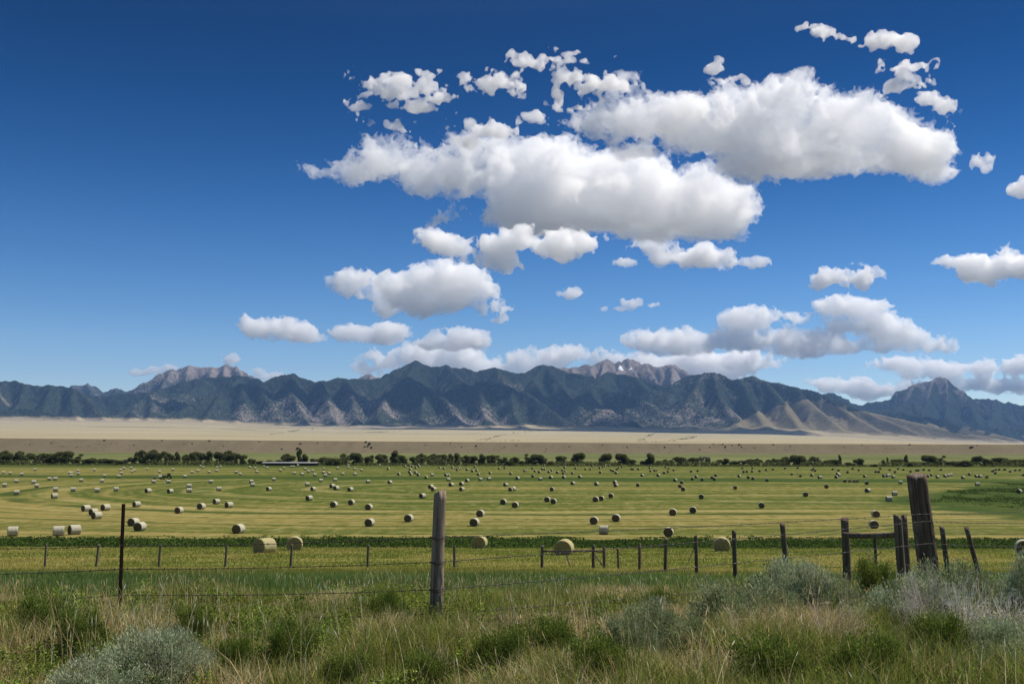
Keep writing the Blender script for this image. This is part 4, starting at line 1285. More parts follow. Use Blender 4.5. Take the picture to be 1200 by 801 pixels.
def place_post(xb, Y, xt, yt, wpx, mat, label, group, seed, split=False, shared=None):
    X = at(xb, Y)[0]; Z = float(gz(Y)); top = (at(xt, Y)[0], Y, at(xt, Y, yt)[1])
    H = (Vector(top) - Vector((X, Y, Z))).length
    r = wpx * Y / F / 2
    o = link('fence_post', post_mesh(H, r * 1.04, r * .95, mat, seed, split=split, seg=22 if wpx > 6 else 12), None, (X, Y, Z))
    lean_post(o, top)
    tag(o, label, 'fence post', group)
    return o
NG = 'posts of the near wire fence'; FG = 'posts of the far wire fence'
gray = place_post(513, 10.0, 516, 577.5, 15.6, M_wood, 'thick gray weathered wooden post wrapped with wire, standing alone at center', NG, 1)
place_post(1086, 13.6, 1074, 556.5, 22.0, M_dwood, 'big dark leaning post with a split top, tallest of all the posts', NG, 2, split=True)
# steel T post
Yp = 10.6; X = at(146.5, Yp)[0]; Z = float(gz(Yp)); H = at(146, Yp, 590)[1] - Z
m = MB(); m.box((0, 0, H/2 - .1), (.036, .006, H + .2)); m.box((0, -.016, H/2 - .1), (.006, .030, H + .2))
for i in range(18): m.box((0, -.032, .22 + i * (H - .3) / 17), (.010, .006, .022))
sp = m.build('fence_post', M_rust, None, loc=(X, Yp, Z)); sp.rotation_euler = (0, R(-.2), R(22))
tag(sp, 'thin rusty steel post with studs, at the left', 'fence post', NG)

far_posts = [(58,66,58,637,2.6),(117,62,119,637.5,2.8),(190,60,191,638,2.8),(267,56,268,638,2.8),(343,56,344,637.5,2.8),(433,55,433,638,2.6),(533,53,533,639,3.0)]
for i, (xb, Y, xt, yt, w) in enumerate(far_posts):
    ps = ['leftmost thin post of the far fence', 'slightly tilted thin post between the far left post and the rusty steel post', 'thin far post just right of the rusty steel post', 'thin dark far post left of the golden bales',
          'thin far post standing in front of the golden bale on end', 'thin far post midway between golden bale and gray wooden post', 'short far post just right of the thick gray wooden post'][i]
    place_post(xb, Y, xt, yt, w, M_fwood, ps, FG, 20 + i)
right_posts = [(724,49,723,642,2.8,'short post right of the far rail fence'),(748,44,748.5,636.5,3.6,'second post right of the far rail fence'),(778.5,36,780,631,4.2,'third post right of the far rail fence'),
   (814.5,33,814,627,4.4,'reddish post with a slanting brace wire beside it'),(860,27,859,622,5.2,'dark post right of the golden bale'),(920,22.5,915.5,613.5,6.2,'tall dark tilted post left of the near rail fence')]
for i, (xb, Y, xt, yt, w, lb) in enumerate(right_posts):
    place_post(xb, Y, xt, yt, w, M_dwood, lb, FG, 40 + i)
place_post(1022, 21.5, 1022.5, 628, 3.4, M_dwood, 'thin short post seen under the log rail of the near brace', FG, 60)
place_post(1109, 18.5, 1101.5, 617, 5.6, M_dwood, 'small tilted dark post right of the big leaning post', FG, 61)
place_post(1146, 18.5, 1130, 618.5, 5.6, M_dwood, 'slanting dark post, rightmost of all, over the pale brush', FG, 62)

def brace(name, posts, rails, label, mat, w):
    """posts: (xb, Y, xt, yt, wpx); rails: ((x,y,Y),(x,y,Y),rpx)"""
    xb, Y, xt, yt, wp = posts[0]
    org = Vector((at(xb, Y)[0], Y, float(gz(Y))))
    t = empty(name, org)
    for i, (xb, Y, xt, yt, wp) in enumerate(posts):
        b = Vector((at(xb, Y)[0], Y, float(gz(Y)))); top = Vector((at(xt, Y)[0], Y, at(xt, Y, yt)[1]))
        r = wp * Y / F / 2
        o = link('post', post_mesh((top - b).length, r * 1.03, r * .96, mat, int(xb) + i, seg=20), t, b - org)
        o.rotation_mode = 'QUATERNION'; o.rotation_quaternion = Vector((0, 0, 1)).rotation_difference((top - b).normalized())
    for (a, b, rp, nm) in rails:
        pa = Vector((at(a[0], a[2])[0], a[2], at(a[0], a[2], a[1])[1])) - org
        pb = Vector((at(b[0], b[2])[0], b[2], at(b[0], b[2], b[1])[1])) - org
        m = MB(); r = rp * a[2] / F / 2
        pts = [pa.lerp(pb, i / 8) + Vector((0, 0, -.02 * math.sin(i / 8 * math.pi) + random.uniform(-.006, .006))) for i in range(9)]
        m.tube(pts, [r * random.uniform(.92, 1.08) for _ in pts], 12, .03)
        m.build(nm, mat, t, True)
    tag(t, label, 'fence brace')
    return t
brace('fence_brace', [(635, 52, 635.5, 639, 3.6), (695, 51, 695, 638, 3.8), (707, 50.5, 707, 640, 3.6)],
      [((636, 645.3, 52), (695, 644.8, 51), 2.2, 'rail'), ((695, 645, 51), (707, 645.8, 50.5), 2.0, 'rail'), ((662.5, 647, 51.5), (667.5, 662.5, 51), 1.6, 'strut'), ((697, 650, 50.9), (706.5, 663.5, 50.3), 1.5, 'strut')],
      'far wooden rail brace with a thin rail, in front of a golden bale', M_fwood, 1)
brace('fence_brace', [(988.5, 18, 988, 607.5, 9.4), (1053, 16.6, 1050, 604.5, 9.6), (1061, 17.6, 1057.5, 604.5, 6.6)],
      [((986, 626.5, 17.85), (1048, 626.0, 16.8), 6.4, 'rail')],
      'near wooden brace of three posts joined by a heavy log rail', M_dwood, 1)

def barbed(pts, label, group, r=.0022, step=.13, sag=.02, barbs=True):
    """a wire through world points, with twisted barbs"""
    m = MB()
    allp = []
    for a, b in zip(pts[:-1], pts[1:]):
        a, b = Vector(a), Vector(b)
        k = max(3, int((b - a).length / .8))
        for i in range(k):
            t = i / k
            allp.append(a.lerp(b, t) + Vector((0, 0, -sag * 4 * t * (1 - t))))
    allp.append(Vector(pts[-1]))
    m.tube(allp, r, 5, cap=False)
    if barbs:
        for a, b in zip(allp[:-1], allp[1:]):
            k = max(1, int((b - a).length / step))
            for i in range(k):
                c = a.lerp(b, (i + .5) / k)
                for s in (-1, 1):
                    d = Vector((random.uniform(-.3, .3), random.uniform(-.6, .6), s)).normalized() * .014
                    m.tube([c - d * .2, c + d], [r * .8, r * .3], 3, cap=False)
                m.tube([c - (b - a).normalized() * .008, c + (b - a).normalized() * .008], r * 2.0, 4, cap=False)
    o = m.build('barbed_wire', M_wire)
    tag(o, label, 'barbed wire', group)
def W(x, y, Y): return (at(x, Y)[0], Y, at(x, Y, y)[1])
nw = [('top wire of the near fence, crossing the golden bales', [(-60,641.5,11),(146,639.2,10.55),(513,629.5,9.9),(1080,602,13.4),(1240,596,15)]),
      ('second wire of the near fence, along the edge of the dark green pasture', [(-60,672,11),(146,666.3,10.55),(513,658.2,9.9),(1083,610.5,13.4),(1240,612,15)]),
      ('third wire of the near fence, low over the pasture grass', [(-60,707,11),(146,697,10.55),(513,690.5,9.9),(1085,636.5,13.4),(1240,640,15)]),
      ('lowest wire of the near fence, half hidden in the grass', [(-60,735,11),(146,724,10.55),(513,719,9.9),(1087,668,13.4),(1240,672,15)])]
for lb, ps in nw:
    barbed([W(*q) for q in ps], lb, 'wires of the near fence', .0036)
# wire wraps round the gray post
for y in (629.5, 658.2, 690.5):
    c = W(514.5, y, 10.0); m = MB()
    for tw in range(2):
        m.tube([(c[0] + math.cos(a) * .076, c[1] + math.sin(a) * .076, c[2] + .012 * tw + .012 * math.sin(a * 1.0 + tw)) for a in np.linspace(0, 2 * math.pi, 22)], .0022, 5, cap=False)
    m.tube([(c[0] - .05, c[1] - .07, c[2] - .005), (c[0], c[1] - .082, c[2] - .026), (c[0] + .05, c[1] - .068, c[2] - .004)], .003, 5)
    w_ = m.build('wire_wrap', M_wire)
    w_.parent = gray
    w_.matrix_parent_inverse = (Matrix.Translation(gray.location) @ gray.rotation_quaternion.to_matrix().to_4x4()).inverted()
fp = [(-60, 70)] + [(p_[0], p_[1]) for p_ in far_posts] + [(635, 52), (707, 50.5), (724, 49), (748, 44), (779, 36), (814.5, 33), (860, 27), (919, 22.5), (988, 18), (1053, 16.6), (1109, 18.4), (1146, 18.4), (1260, 18.6)]
for lb, hh in (('upper wire of the far fence', 1.02), ('middle wire of the far fence', .72), ('lower wire of the far fence', .42)):
    barbed([(at(x, Y - .1)[0], Y - .1, float(gz(Y)) + hh) for x, Y in fp], lb, 'wires of the far fence', .003, barbs=False)
m = MB(); m.tube([W(812.5, 641, 33), W(800, 668.5, 32.5)], .012, 6); o = m.build('brace_wire', M_wire); tag(o, 'slanting brace wire leaning left from the reddish post', 'brace wire')
m = MB(); m.tube([W(829, 669, 22), W(815, 690, 21)], .012, 6); o = m.build('stick', M_dwood); tag(o, 'thin dark stick leaning in the grass below the reddish post', 'stick')
m = MB()
m.tube([W(1021, 652, 21), W(1002, 669, 20)], .008, 5); m.tube([W(1012, 646, 20.5), W(1031, 664, 20.2)], .008, 5); m.tube([W(1020, 655, 21), W(1030, 646, 20.2)], .006, 5)
o = m.build('loose_wire', M_wire); tag(o, 'crossing loose wires under the log rail of the near brace', 'loose wire')
print('fences', round(time.time() - T0, 1))
# ------------------------------------------------------------------ grass, weeds and brush
def foliage_mat(name, trans=0.25, rough=0.7):
    n = NT(name, rough, 0.03)
    c = n.attr()
    n.base(c)
    t = n.n('BsdfTranslucent'); n.l(c, t.inputs[0])
    mx = n.n('MixShader'); mx.inputs[0].default_value = trans
    n.l(n.b.outputs[0], mx.inputs[1]); n.l(t.outputs[0], mx.inputs[2]); n.l(mx.outputs[0], n.out.inputs['Surface'])
    return n.m
M_grass = foliage_mat('grass_blade', .42)
M_shrub = foliage_mat('shrub_leaf', .30)

def blades(P, H, Wd, lean, colr, rg, segs=3, curve=1.0, lean_dir=None, droop=0.0):
    """curved tapering blades; P (n,3), H, Wd (n), lean (n) sideways reach as a share of height"""
    k = len(P)
    an = rg.uniform(0, 2 * math.pi, k) if lean_dir is None else lean_dir + rg.normal(size=k) * .6
    fx, fy = np.cos(an), np.sin(an)
    tw = rg.uniform(0, math.pi, k)
    wx, wy = np.cos(tw), np.sin(tw)
    vs_, cs_ = [], []
    for i in range(segs):
        t = i / segs
        r = H * lean * t ** (1 + curve)
        z = H * t * (1 - .25 * lean * t)
        w = Wd * (1 - t) ** .7 * .5
        cx_ = P[:, 0] + fx * r; cy_ = P[:, 1] + fy * r; cz_ = P[:, 2] + z
        vs_.append(np.stack([cx_ - wx * w, cy_ - wy * w, cz_], 1)); vs_.append(np.stack([cx_ + wx * w, cy_ + wy * w, cz_], 1))
    vs_.append(np.stack([P[:, 0] + fx * H * lean, P[:, 1] + fy * H * lean, P[:, 2] + H * (1 - .25 * lean) - droop * H], 1))
    nv = 2 * segs + 1
    V = np.stack(vs_, 1)                                   # k, nv, 3
    tri = []
    for i in range(segs - 1):
        a = 2 * i
        tri += [[a, a+1, a+3], [a, a+3, a+2]]
    tri.append([2*segs-2, 2*segs-1, 2*segs])
    T_ = np.array(tri)
    Fc = (np.arange(k) * nv)[:, None, None] + T_[None]
    C = np.repeat(colr[:, None, :], nv, 1)
    return V.reshape(-1, 3), Fc.reshape(-1, 3), C.reshape(-1, 3)
def merge(parts):
    V, Fc, C, n_ = [], [], [], 0
    for v, f, c in parts:
        V.append(v); Fc.append(f + n_); C.append(c); n_ += len(v)
    return np.concatenate(V), np.concatenate(Fc), np.concatenate(C)
def scatter(k, y0, y1, rg, margin=1.5, power=1.0):
    Y = y0 + (y1 - y0) * rg.random(k) ** power
    half = Y * 0.54 + margin + 3.5
    X = rg.uniform(-1, 1, k) * half
    return X, Y
def gz_near(X, Y):
    return gz(Y) + (vnoise(X / 1.3, Y / 1.3) - .5) * 0.10
def pal(rg, k, cols, w, jit=.18):
    cols = np.array(cols); i = rg.choice(len(cols), k, p=np.array(w) / sum(w))
    c = cols[i] * (1 + rg.normal(size=(k, 1)) * jit) * (1 + rg.normal(size=(k, 3)) * .05)
    return np.clip(c, .005, .95)
GREENS = [(0.22, 0.255, 0.045), (0.15, 0.195, 0.038), (0.29, 0.305, 0.065), (0.24, 0.245, 0.075)]
TANS = [(0.62, 0.51, 0.26), (0.54, 0.43, 0.20), (0.82, 0.73, 0.47), (0.38, 0.28, 0.14)]

# -- verge grass (nearest, tall, mixed)
rg = np.random.default_rng(11)
k = 430000
X, Y = scatter(k, 4.8, 13.0, rg, 2.0, 0.8)
dn = fbm(X, Y, .8, 4, 1)
keep = rg.random(k) < sst(dn, .25, .6) * .8 + .2
X, Y, dn = X[keep], Y[keep], dn[keep]
P = np.stack([X, Y, gz_near(X, Y) - .01], 1)
hg = fbm(X, Y, 1.4, 3, 5)
H = (.11 + .27 * sst(hg, .32, .68)) * rg.uniform(.5, 1.2, len(X)) * (1 - .5 * sst(Y, 8, 12.5))
tanm = sst(fbm(X, Y, 1.1, 4, 9), .52, .64) * .72 + .08
col = np.where((rg.random(len(X)) < tanm)[:, None], pal(rg, len(X), TANS, [3, 3, 1, 3]), pal(rg, len(X), GREENS, [3, 4, 2, 3]))
v, f, c = blades(P, H, rg.uniform(.005, .011, len(X)), rg.uniform(.1, .8, len(X)), col, rg)
tag(link('verge_grass', new_mesh('verge_grass', v, f, [M_grass], False, c)), 'tall mixed green and straw coloured grass along the roadside', None, None, 'stuff')

# -- dry stalks with seed heads
k = 13000
X, Y = scatter(k, 5.4, 15, rg, 2, .8)
keep = rg.random(k) < sst(fbm(X, Y, 1.0, 3, 15), .42, .66) + .05
X, Y = X[keep], Y[keep]; k = len(X)
P = np.stack([X, Y, gz_near(X, Y)], 1)
H = rg.uniform(.28, .60, k) * (1 - .5 * sst(Y, 7.5, 12.5))
ln = rg.uniform(.02, .38, k)
col = pal(rg, k, TANS + [(0.30, 0.30, 0.13)], [4, 3, 3, 1, 4])
an = rg.uniform(0, 6.28, k)
parts = []
v, f, c = blades(P, H, np.full(k, .0052), ln, col, np.random.default_rng(99), 4, lean_dir=None)
parts.append((v, f, c))
tip = v.reshape(k, 9, 3)[:, 8]; prev = v.reshape(k, 9, 3)[:, 6]
dv = tip - prev; dv /= np.linalg.norm(dv, axis=1)[:, None]
hl = rg.uniform(.05, .11, k)
for ang in (0, 1.57):
    sd = np.stack([np.cos(an + ang), np.sin(an + ang), an * 0], 1) * rg.uniform(.0022, .0048, k)[:, None]
    a_ = tip - dv * hl[:, None] * .9; m_ = tip - dv * hl[:, None] * .35
    vv = np.stack([a_, m_ - sd, tip + dv * .01, m_ + sd], 1).reshape(-1, 3)
    q = np.arange(4 * k).reshape(k, 4)
    parts.append((vv, np.concatenate([q[:, [0, 1, 2]], q[:, [0, 2, 3]]]), np.repeat(np.clip(col * 1.1, 0, .8), 4, 0)))
v, f, c = merge(parts)
tag(link('seeding_grass', new_mesh('seeding_grass', v, f, [M_grass], False, c)), 'pale dry grass stalks with seed heads rising above the verge', None, None, 'stuff')

# -- broad leafy green weeds low in the verge
k = 190000
nc = 1050
CX, CY = scatter(nc, 5.2, 12.5, rg, 2, .8)
ok = fbm(CX, CY, 1.6, 3, 25) > .46
CX, CY = CX[ok], CY[ok]; nc = len(CX)
ci = rg.integers(0, nc, k)
rr_ = rg.uniform(.10, .24, nc)
d_ = rg.normal(size=(k, 3)); d_ /= np.linalg.norm(d_, axis=1)[:, None]; d_[:, 2] = np.abs(d_[:, 2])
cz = gz_near(CX, CY)
P = np.stack([CX[ci], CY[ci], cz[ci]], 1) + d_ * (rr_[ci] * rg.uniform(.4, 1, k) ** .5)[:, None] * np.array([1, 1, 1.25])
v, f = leaf_quads(P, 0.021, rg)
cw = pal(rg, nc, [(0.15, 0.21, 0.032), (0.19, 0.25, 0.04), (0.11, 0.15, 0.033), (0.24, 0.27, 0.05)], [3, 3, 2, 1])
c = np.repeat(np.clip(cw[ci] * (1 + rg.normal(size=(k, 1)) * .2), .01, .5), 4, 0)
tag(link('leafy_weeds', new_mesh('leafy_weeds', v, f, [M_shrub], False, c)), 'low leafy green weeds mixed into the verge grass', None, None, 'stuff')

# -- dark blue green pasture grass
k = 380000
X, Y = scatter(k, 12.0, 48, rg, 2, 1.25)
lim = 13.5 + (fbm(X, Y, 3, 3, 7) - .5) * 5
far_e = 38 + (fbm(X, Y, 8, 3, 8) - .5) * 16
keep = (Y > lim) & (Y < far_e)
X, Y = X[keep], Y[keep]; k = len(X)
P = np.stack([X, Y, gz_near(X, Y) - .01], 1)
H = rg.uniform(.06, .20, k) * (.75 + .5 * fbm(X, Y, 2.5, 3, 2))
pt = sst(fbm(X, Y, 5, 3, 3), .4, .65)[:, None]
col = pal(rg, k, [(0.12, 0.19, 0.050), (0.15, 0.23, 0.060), (0.19, 0.26, 0.07), (0.32, 0.35, 0.13)], [4, 4, 2, .5]) * (1 - .15 * pt) 
yel = sst(Y + (fbm(X, Y, 4, 3, 4) - .5) * 14, 27, 38)[:, None]
col = col * (1 - yel) + pal(rg, k, [(0.22, 0.23, 0.045), (0.33, 0.29, 0.08), (0.15, 0.18, 0.04)], [3, 2, 2]) * yel
rgt = (sst(X / Y, .12, .30) * sst(Y, 30, 16) * .7)[:, None]
col = col * (1 - rgt) + pal(rg, k, [(0.16, 0.18, 0.045), (0.24, 0.22, 0.065), (0.34, 0.28, 0.12)], [3, 2, 1]) * rgt
v, f, c = blades(P, H, rg.uniform(.008, .016, k) * (Y / 16) ** .8, rg.uniform(.05, .5, k), col, rg, 2)
tag(link('pasture_grass', new_mesh('pasture_grass', v, f, [M_grass], False, c)), 'dark bluish green pasture grass beyond the near fence', None, None, 'stuff')

# -- yellow green meadow between the far fence and the ditch
k = 200000
Y = 30 + 80 * rg.random(k) ** .9
X = rg.uniform(-1, 1, k) * (Y * .54 + 8)
P = np.stack([X, Y, gz(Y) - .01], 1)
H = rg.uniform(.05, .22, k)
m1 = fbm(X, Y, 7, 4, 12); m2 = fbm(X, Y, 3, 3, 13)
yg = sst(m1 + (70 - Y) * .004, .40, .60)[:, None]
cG = pal(rg, k, [(0.20, 0.24, 0.045), (0.25, 0.275, 0.06)], [1, 1]); cY = pal(rg, k, [(0.46, 0.39, 0.11), (0.37, 0.34, 0.085), (0.50, 0.41, 0.17), (0.40, 0.28, 0.13)], [3, 3, 1, .5])
col = cG * (1 - yg) + cY * yg
v, f, c = blades(P, H, rg.uniform(.04, .09, k) * (Y / 60), rg.uniform(.05, .6, k), col, rg, 1)
tag(link('meadow_grass', new_mesh('meadow_grass', v, f, [M_grass], False, c)), 'yellow green meadow grass around the far fence', None, None, 'stuff')

# -- rank weeds on the ditch bank
k = 150000
Y = rg.uniform(109, 146, k); X = rg.uniform(-95, 95, k)
edge = 139 + (fbm(X, Y * 0, 9, 3, 31) - .5) * 12
keep = Y < edge
X, Y = X[keep], Y[keep]; k = len(X)
hh = .12 + .45 * sst(fbm(X, Y, 3.0, 3, 33), .35, .7) + .4 * (vnoise(X / 3.1, Y / 3.3, 9) > .82) * sst(fbm(X, Y, 20, 2, 35), .4, .6)
P = np.stack([X, Y, gz(Y) + hh * rg.random(k) ** .7], 1)
v, f = leaf_quads(P, .24, rg)
cl = fbm(X, Y, 5, 3, 37)
col = pal(rg, k, [(0.050, 0.085, 0.018), (0.070, 0.115, 0.024), (0.11, 0.16, 0.035)], [3, 3, 1.6]) * (.7 + .6 * cl[:, None])
tag(link('ditch_weeds', new_mesh('ditch_weeds', v, f, [M_shrub], False, np.repeat(col, 4, 0))), 'dark green strip of rank weeds along the ditch', None, None, 'stuff')

# -- rough standing crop on the right side of the hay field
k = 200000
X = rg.uniform(95, 300, k); Y = rg.uniform(196, 465, k)
m_ = X - (103 + np.maximum(Y - 290, 0) * .72) + (fbm(X, Y, 22, 3, 51) - .5) * 26
keep = (m_ > 9) & (rg.random(k) < sst(fbm(X, Y * .5, 12, 4, 53), .42, .62)) & (X < Y * .62)
X, Y = X[keep], Y[keep]; k = len(X)
Z = zfield(X, Y)
cl = fbm(X, Y * .6, 16, 4, 55)
P = np.stack([X, Y, Z + rg.random(k) * (.10 + .55 * sst(cl, .45, .65))], 1)
v, f = leaf_quads(P, .34, rg)
col = pal(rg, k, [(0.045, 0.075, 0.016), (0.065, 0.105, 0.022), (0.07, 0.055, 0.03)], [3, 2, .8]) * (.6 + .8 * cl[:, None])
tag(link('standing_crop', new_mesh('standing_crop', v, f, [M_shrub], False, np.repeat(col, 4, 0))), 'dark rough uncut crop at the right side of the hay field', None, None, 'stuff')

# ------------------------------------------------------------------ shrubs
M_stem = foliage_mat('shrub_stem', 0.0, .9)
def twigs(rg, n_, Rr, Hh, spread=1.0, w=.006, levels=2, lean=(0, 0)):
    """branching sticks as thin three sided tubes; returns mesh arrays and tip points"""
    V, Fc, tips, n0 = [], [], [], 0
    def stick(pts, r0, r1):
        nonlocal n0
        m_ = len(pts)
        for i, p in enumerate(pts):
            r = r0 + (r1 - r0) * i / (m_ - 1)
            d = pts[min(i+1, m_-1)] - pts[max(i-1, 0)]
            a = np.cross(d, [.3, .2, 1.0]); a /= np.linalg.norm(a) + 1e-9
            b = np.cross(d, a); b /= np.linalg.norm(b) + 1e-9
            for q in range(3):
                t = 2.094 * q
                V.append(p + (a * math.cos(t) + b * math.sin(t)) * r)
        for i in range(m_ - 1):
            for q in range(3):
                q2 = (q + 1) % 3
                Fc.append([n0+i*3+q, n0+i*3+q2, n0+(i+1)*3+q2]); Fc.append([n0+i*3+q, n0+(i+1)*3+q2, n0+(i+1)*3+q])
        n0 += m_ * 3
    def grow(p, d, L, r, lv):
        pts = [p]
        st = 5
        for i in range(st):
            if (pts[-1][0]**2 + pts[-1][1]**2) / Rr**2 + (pts[-1][2] / Hh)**2 > 1.0: L = L * .6
            d = d + rg.normal(size=3) * .16 + np.array([lean[0], lean[1], .05]) * .25
            d /= np.linalg.norm(d)
            pts.append(pts[-1] + d * L / st)
        stick(pts, r, r * .35)
        if lv > 0:
            for i in range(rg.integers(3, 6)):
                s_ = rg.integers(2, st + 1)
                dd = d + rg.normal(size=3) * .55; dd /= np.linalg.norm(dd)
                grow(pts[s_], dd, L * rg.uniform(.35, .6), r * .5, lv - 1)
        else:
            tips.append(pts[-1]); tips.append(pts[3])
    for i in range(n_):
        a = rg.uniform(0, 6.28); t = rg.random() ** .6 * spread
        d = np.array([math.cos(a) * t, math.sin(a) * t, 1 - .55 * t]); d /= np.linalg.norm(d)
        grow(np.array([math.cos(a) * .03, math.sin(a) * .03, -.03]), d, (Rr * abs(math.hypot(d[0], d[1])) + Hh * d[2]) * rg.uniform(.55, .8), w, levels)
    return np.array(V), np.array(Fc), np.array(tips)

def shrub_proto(seed, Rr, Hh, cols, nst=16, per=34, leaf=.022, stemc=(0.16, 0.13, 0.10), narrow=.30, lean=(0, 0)):
    rg = np.random.default_rng(seed)
    v, f, tips = twigs(rg, nst, Rr, Hh, 1.15, .007, 2, lean)
    sc_ = np.tile(np.array([stemc]), (len(v), 1)) * (1 + rg.normal(size=(len(v), 1)) * .1)
    stem = new_mesh('stems', v, f, [M_stem], False, np.clip(sc_, .01, 1))
    # leafy clumps over a lumpy dome, besides those at the twig tips
    nd = 150
    dd = rg.normal(size=(nd, 3)); dd[:, 2] = np.abs(dd[:, 2]) + .05; dd /= np.linalg.norm(dd, axis=1)[:, None]
    lob = .80 + .20 * np.sin(dd[:, 0] * 5 + seed) * np.cos(dd[:, 1] * 4.3 + seed * 2)
    dome = dd * np.array([Rr, Rr, Hh]) * (lob * rg.uniform(.55, 1.0, nd) ** .5)[:, None]
    tips = tips[(tips[:, 0]**2 + tips[:, 1]**2) / Rr**2 + (tips[:, 2] / Hh)**2 < 1.25]
    tips = np.concatenate([tips[rg.permutation(len(tips))[:260]], dome])
    base = np.repeat(tips, per, 0)
    k = len(base)
    ctr = np.array([0, 0, Hh * .25])
    out = base - ctr; out /= np.linalg.norm(out, axis=1)[:, None] + 1e-6
    up = out * .6 + np.array([0, 0, .9]) + rg.normal(size=(k, 3)) * .45
    up /= np.linalg.norm(up, axis=1)[:, None]
    p = base + rg.normal(size=(k, 3)) * leaf * 1.5 - out * rg.uniform(0, .10, k)[:, None] * Rr
    s = leaf * rg.uniform(.6, 1.4, k)
    sd = np.cross(up, rg.normal(size=(k, 3))); sd /= np.linalg.norm(sd, axis=1)[:, None]
    V = np.stack([p - up * s[:, None] * .5, p + sd * s[:, None] * narrow * .5, p + up * s[:, None] * .5, p - sd * s[:, None] * narrow * .5], 1).reshape(-1, 3)
    tipc = pal(rg, len(tips), cols, [1] * len(cols), .12)
    C = np.repeat(np.clip(np.repeat(tipc, per, 0) * (1 + rg.normal(size=(k, 1)) * .14), .01, .8), 4, 0)
    fol = new_mesh('foliage', V, np.arange(4 * k).reshape(k, 4), [M_shrub], False, C)
    return fol, stem
SAGE = [(0.37, 0.42, 0.25), (0.30, 0.35, 0.20), (0.46, 0.50, 0.32)]
SAGED = [(0.25, 0.30, 0.15), (0.20, 0.245, 0.11), (0.33, 0.37, 0.20)]
GRNB = [(0.14, 0.195, 0.034), (0.11, 0.155, 0.03), (0.19, 0.245, 0.045)]
SP = {'sage': [shrub_proto(s, .5, .5, SAGE, 18, 58, .027) for s in (201, 202, 203)],
      'dsage': [shrub_proto(s, .5, .5, SAGED, 18, 56, .027) for s in (211, 212)],
      'green': [shrub_proto(s, .45, .5, GRNB, 16, 30, .028, (0.10, 0.09, 0.05), .36) for s in (221, 222)]}
def dead_proto(seed, colr, lean=(0, 0), n_=34, w=.010):
    rg = np.random.default_rng(seed)
    v, f, _ = twigs(rg, n_, .5, .55, .95, w, 2, lean)
    c = np.tile(np.array([colr]), (len(v), 1)) * (1 + rg.normal(size=(len(v), 1)) * .15)
    return new_mesh('dead_brush', v, f, [M_stem], False, np.clip(c, .02, .9))
DP = {'white': dead_proto(301, (0.84, 0.75, 0.62), (.35, 0)), 'gray': dead_proto(302, (0.56, 0.48, 0.41), (-.1, 0), 40, .005), 'tan': dead_proto(303, (0.68, 0.53, 0.38), (.45, 0), 30, .005)}

def shrub(kind, x, ybase, wpx, hpx, label, Y=None, grp=None, rz=None):
    """x, base y, width and height in photo pixels"""
    if Y is None:
        X, Y, Z = ghit(x, ybase, 4.5, 40)
    else:
        X = at(x, Y)[0]
    Z = float(gz(Y))
    w = wpx * Y / F; h = hpx * Y / F
    if x > 700 and kind in ('sage', 'dsage'): w *= 1.15; h *= .86
    rz = rng.uniform(0, 6.28) if rz is None else rz
    if kind in DP:
        o = link('dead_brush', DP[kind], None, (X, Y, Z))
        o.rotation_euler = (0, 0, rz if kind == 'gray' else random.uniform(-.3, .3))
        o.scale = (w / .95, w / .95, h / .55)
        tag(o, label, 'dead brush', 'dead gray brush')
        return o
    protos = SP[kind]
    fo, st = protos[int(x) % len(protos)]
    t = empty('sagebrush' if kind != 'green' else 'green_bush', (X, Y, Z), rz)
    link('foliage', fo, t); link('stems', st, t)
    t.scale = (w / 1.0, w / 1.0, h / .54)
    tag(t, label, 'sagebrush' if kind != 'green' else 'bush', 'sagebrush along the verge' if kind != 'green' else 'green bushes along the verge')
    return t
# nearest big ones are wholly placed by distance (their feet are below the frame)
shrub('sage', 185, 0, 130, 74, 'big pale gray green sagebrush at the bottom left, right half of the clump', 7.0)
shrub('sage', 118, 0, 120, 60, 'low pale sagebrush spilling over the bottom edge at far left of the clump', 6.5)
shrub('sage', 220, 0, 70, 55, 'small pale sagebrush at the right edge of the bottom left clump', 7.4)
shrub('dsage', 775, 0, 90, 62, 'rounded gray green sagebrush right of center', 8.8)
shrub('dsage', 735, 0, 60, 55, 'small gray green sagebrush just left of the rounded one', 8.4)
shrub('dsage', 870, 0, 110, 85, 'broad dark sagebrush with exposed pale twigs, below the tilted dark post', 9.4)
shrub('sage', 930, 0, 100, 92, 'tall gray green sagebrush below the near wooden brace', 9.8)
shrub('dsage', 985, 0, 80, 75, 'gray sagebrush among pinkish dead brush, under the near brace', 9.6)
shrub('sage', 1060, 0, 120, 85, 'wide silver green sagebrush at the foot of the leaning post', 9.0)
shrub('dsage', 1110, 0, 90, 95, 'sagebrush between the leaning post and the white dead brush', 10.2)
shrub('sage', 1160, 0, 95, 70, 'low silver sagebrush near the bottom right corner', 7.8)
shrub('sage', 1198, 0, 70, 110, 'tall thin sagebrush at the right edge', 9.2)
shrub('dsage', 1110, 0, 90, 50, 'small sagebrush in the bottom right, below the wide silver one', 7.6)
shrub('dsage', 1040, 0, 70, 45, 'little gray sagebrush left of the wide silver one', 8.3)
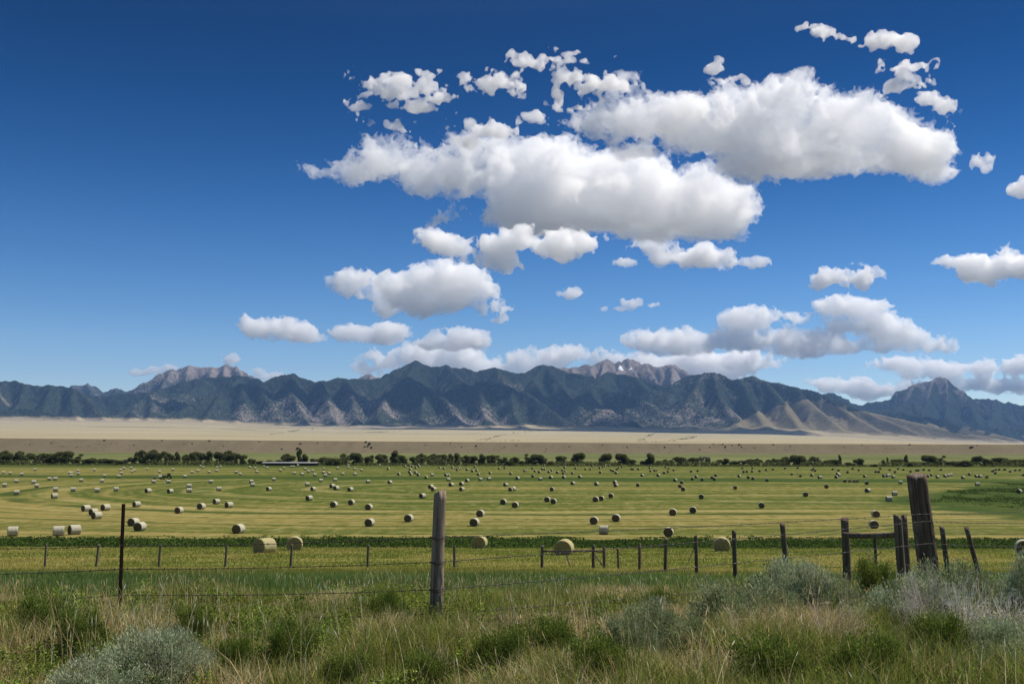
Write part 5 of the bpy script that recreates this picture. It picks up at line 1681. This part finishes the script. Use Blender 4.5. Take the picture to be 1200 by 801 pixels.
for (x, Y, w, h, lb) in [(345, 8.2, 70, 45, 'dark green bush at left, between the clump and the gray post'), (60, 8.8, 80, 60, 'dark green bush at far left under the lowest wire'), (100, 8.2, 70, 60, 'dark green bush beside the rusty post foot, left of it'),
                         (455, 9.4, 60, 50, 'dark green bush left of the gray post foot'), (590, 7.6, 80, 55, 'dark bush right of the gray post, near the bottom'), (650, 8.3, 85, 46, 'darkest green bush between gray post and rounded sagebrush'),
                         (700, 7.0, 100, 70, 'bright green bush at the bottom, left of the rounded sagebrush'), (770, 10.6, 45, 34, 'small yellow green bush above the rounded sagebrush'), (890, 7.0, 120, 70, 'wide green bush at the bottom under the broad dark sagebrush'),
                         (1010, 7.0, 110, 70, 'green bush at the bottom under the near brace'), (1090, 7.8, 90, 70, 'bright green bush in front of the wide silver sagebrush'), (500, 7.0, 80, 50, 'green bush at the bottom edge below the gray post'),
                         (230, 8.9, 60, 45, 'dark bush right of the rusty post foot'), (1020, 12.5, 60, 50, 'dark green bush behind the brush, under the log rail'), (885, 14.5, 30, 20, 'small olive bush at the foot of the post right of the golden bale'), (280, 7.6, 60, 45, 'olive bush right of the bottom left sagebrush clump'), (410, 7.2, 70, 40, 'low green bush at the bottom, left of center')]:
    shrub('green', x, 0, w, h, lb, Y)
shrub('gray', 1080, 0, 62, 108, 'gray dead brush fanning up in front of the leaning post', 8.3)
shrub('gray', 1060, 0, 45, 80, 'smaller gray dead brush left of the leaning post foot', 8.6)
shrub('white', 1128, 0, 62, 100, 'bright white dead brush between the two slanting posts', 8.2)
shrub('tan', 972, 0, 85, 92, 'pinkish tan dead brush leaning right, under the near brace', 8.0)
shrub('tan', 880, 0, 100, 50, 'pale bare twigs at the foot of the broad dark sagebrush', 8.6)
shrub('white', 1180, 0, 60, 70, 'pale twiggy dead brush near the right edge', 8.6)
shrub('tan', 465, 0, 40, 45, 'reddish dead twigs left of the gray post foot', 8.9)
shrub('tan', 510, 0, 45, 48, 'straw coloured dead tuft near the bottom, below the gray post', 7.3)
shrub('tan', 240, 0, 35, 50, 'dry pale tuft at the right edge of the bottom left sagebrush', 7.2)
print('all', round(time.time() - T0, 1))
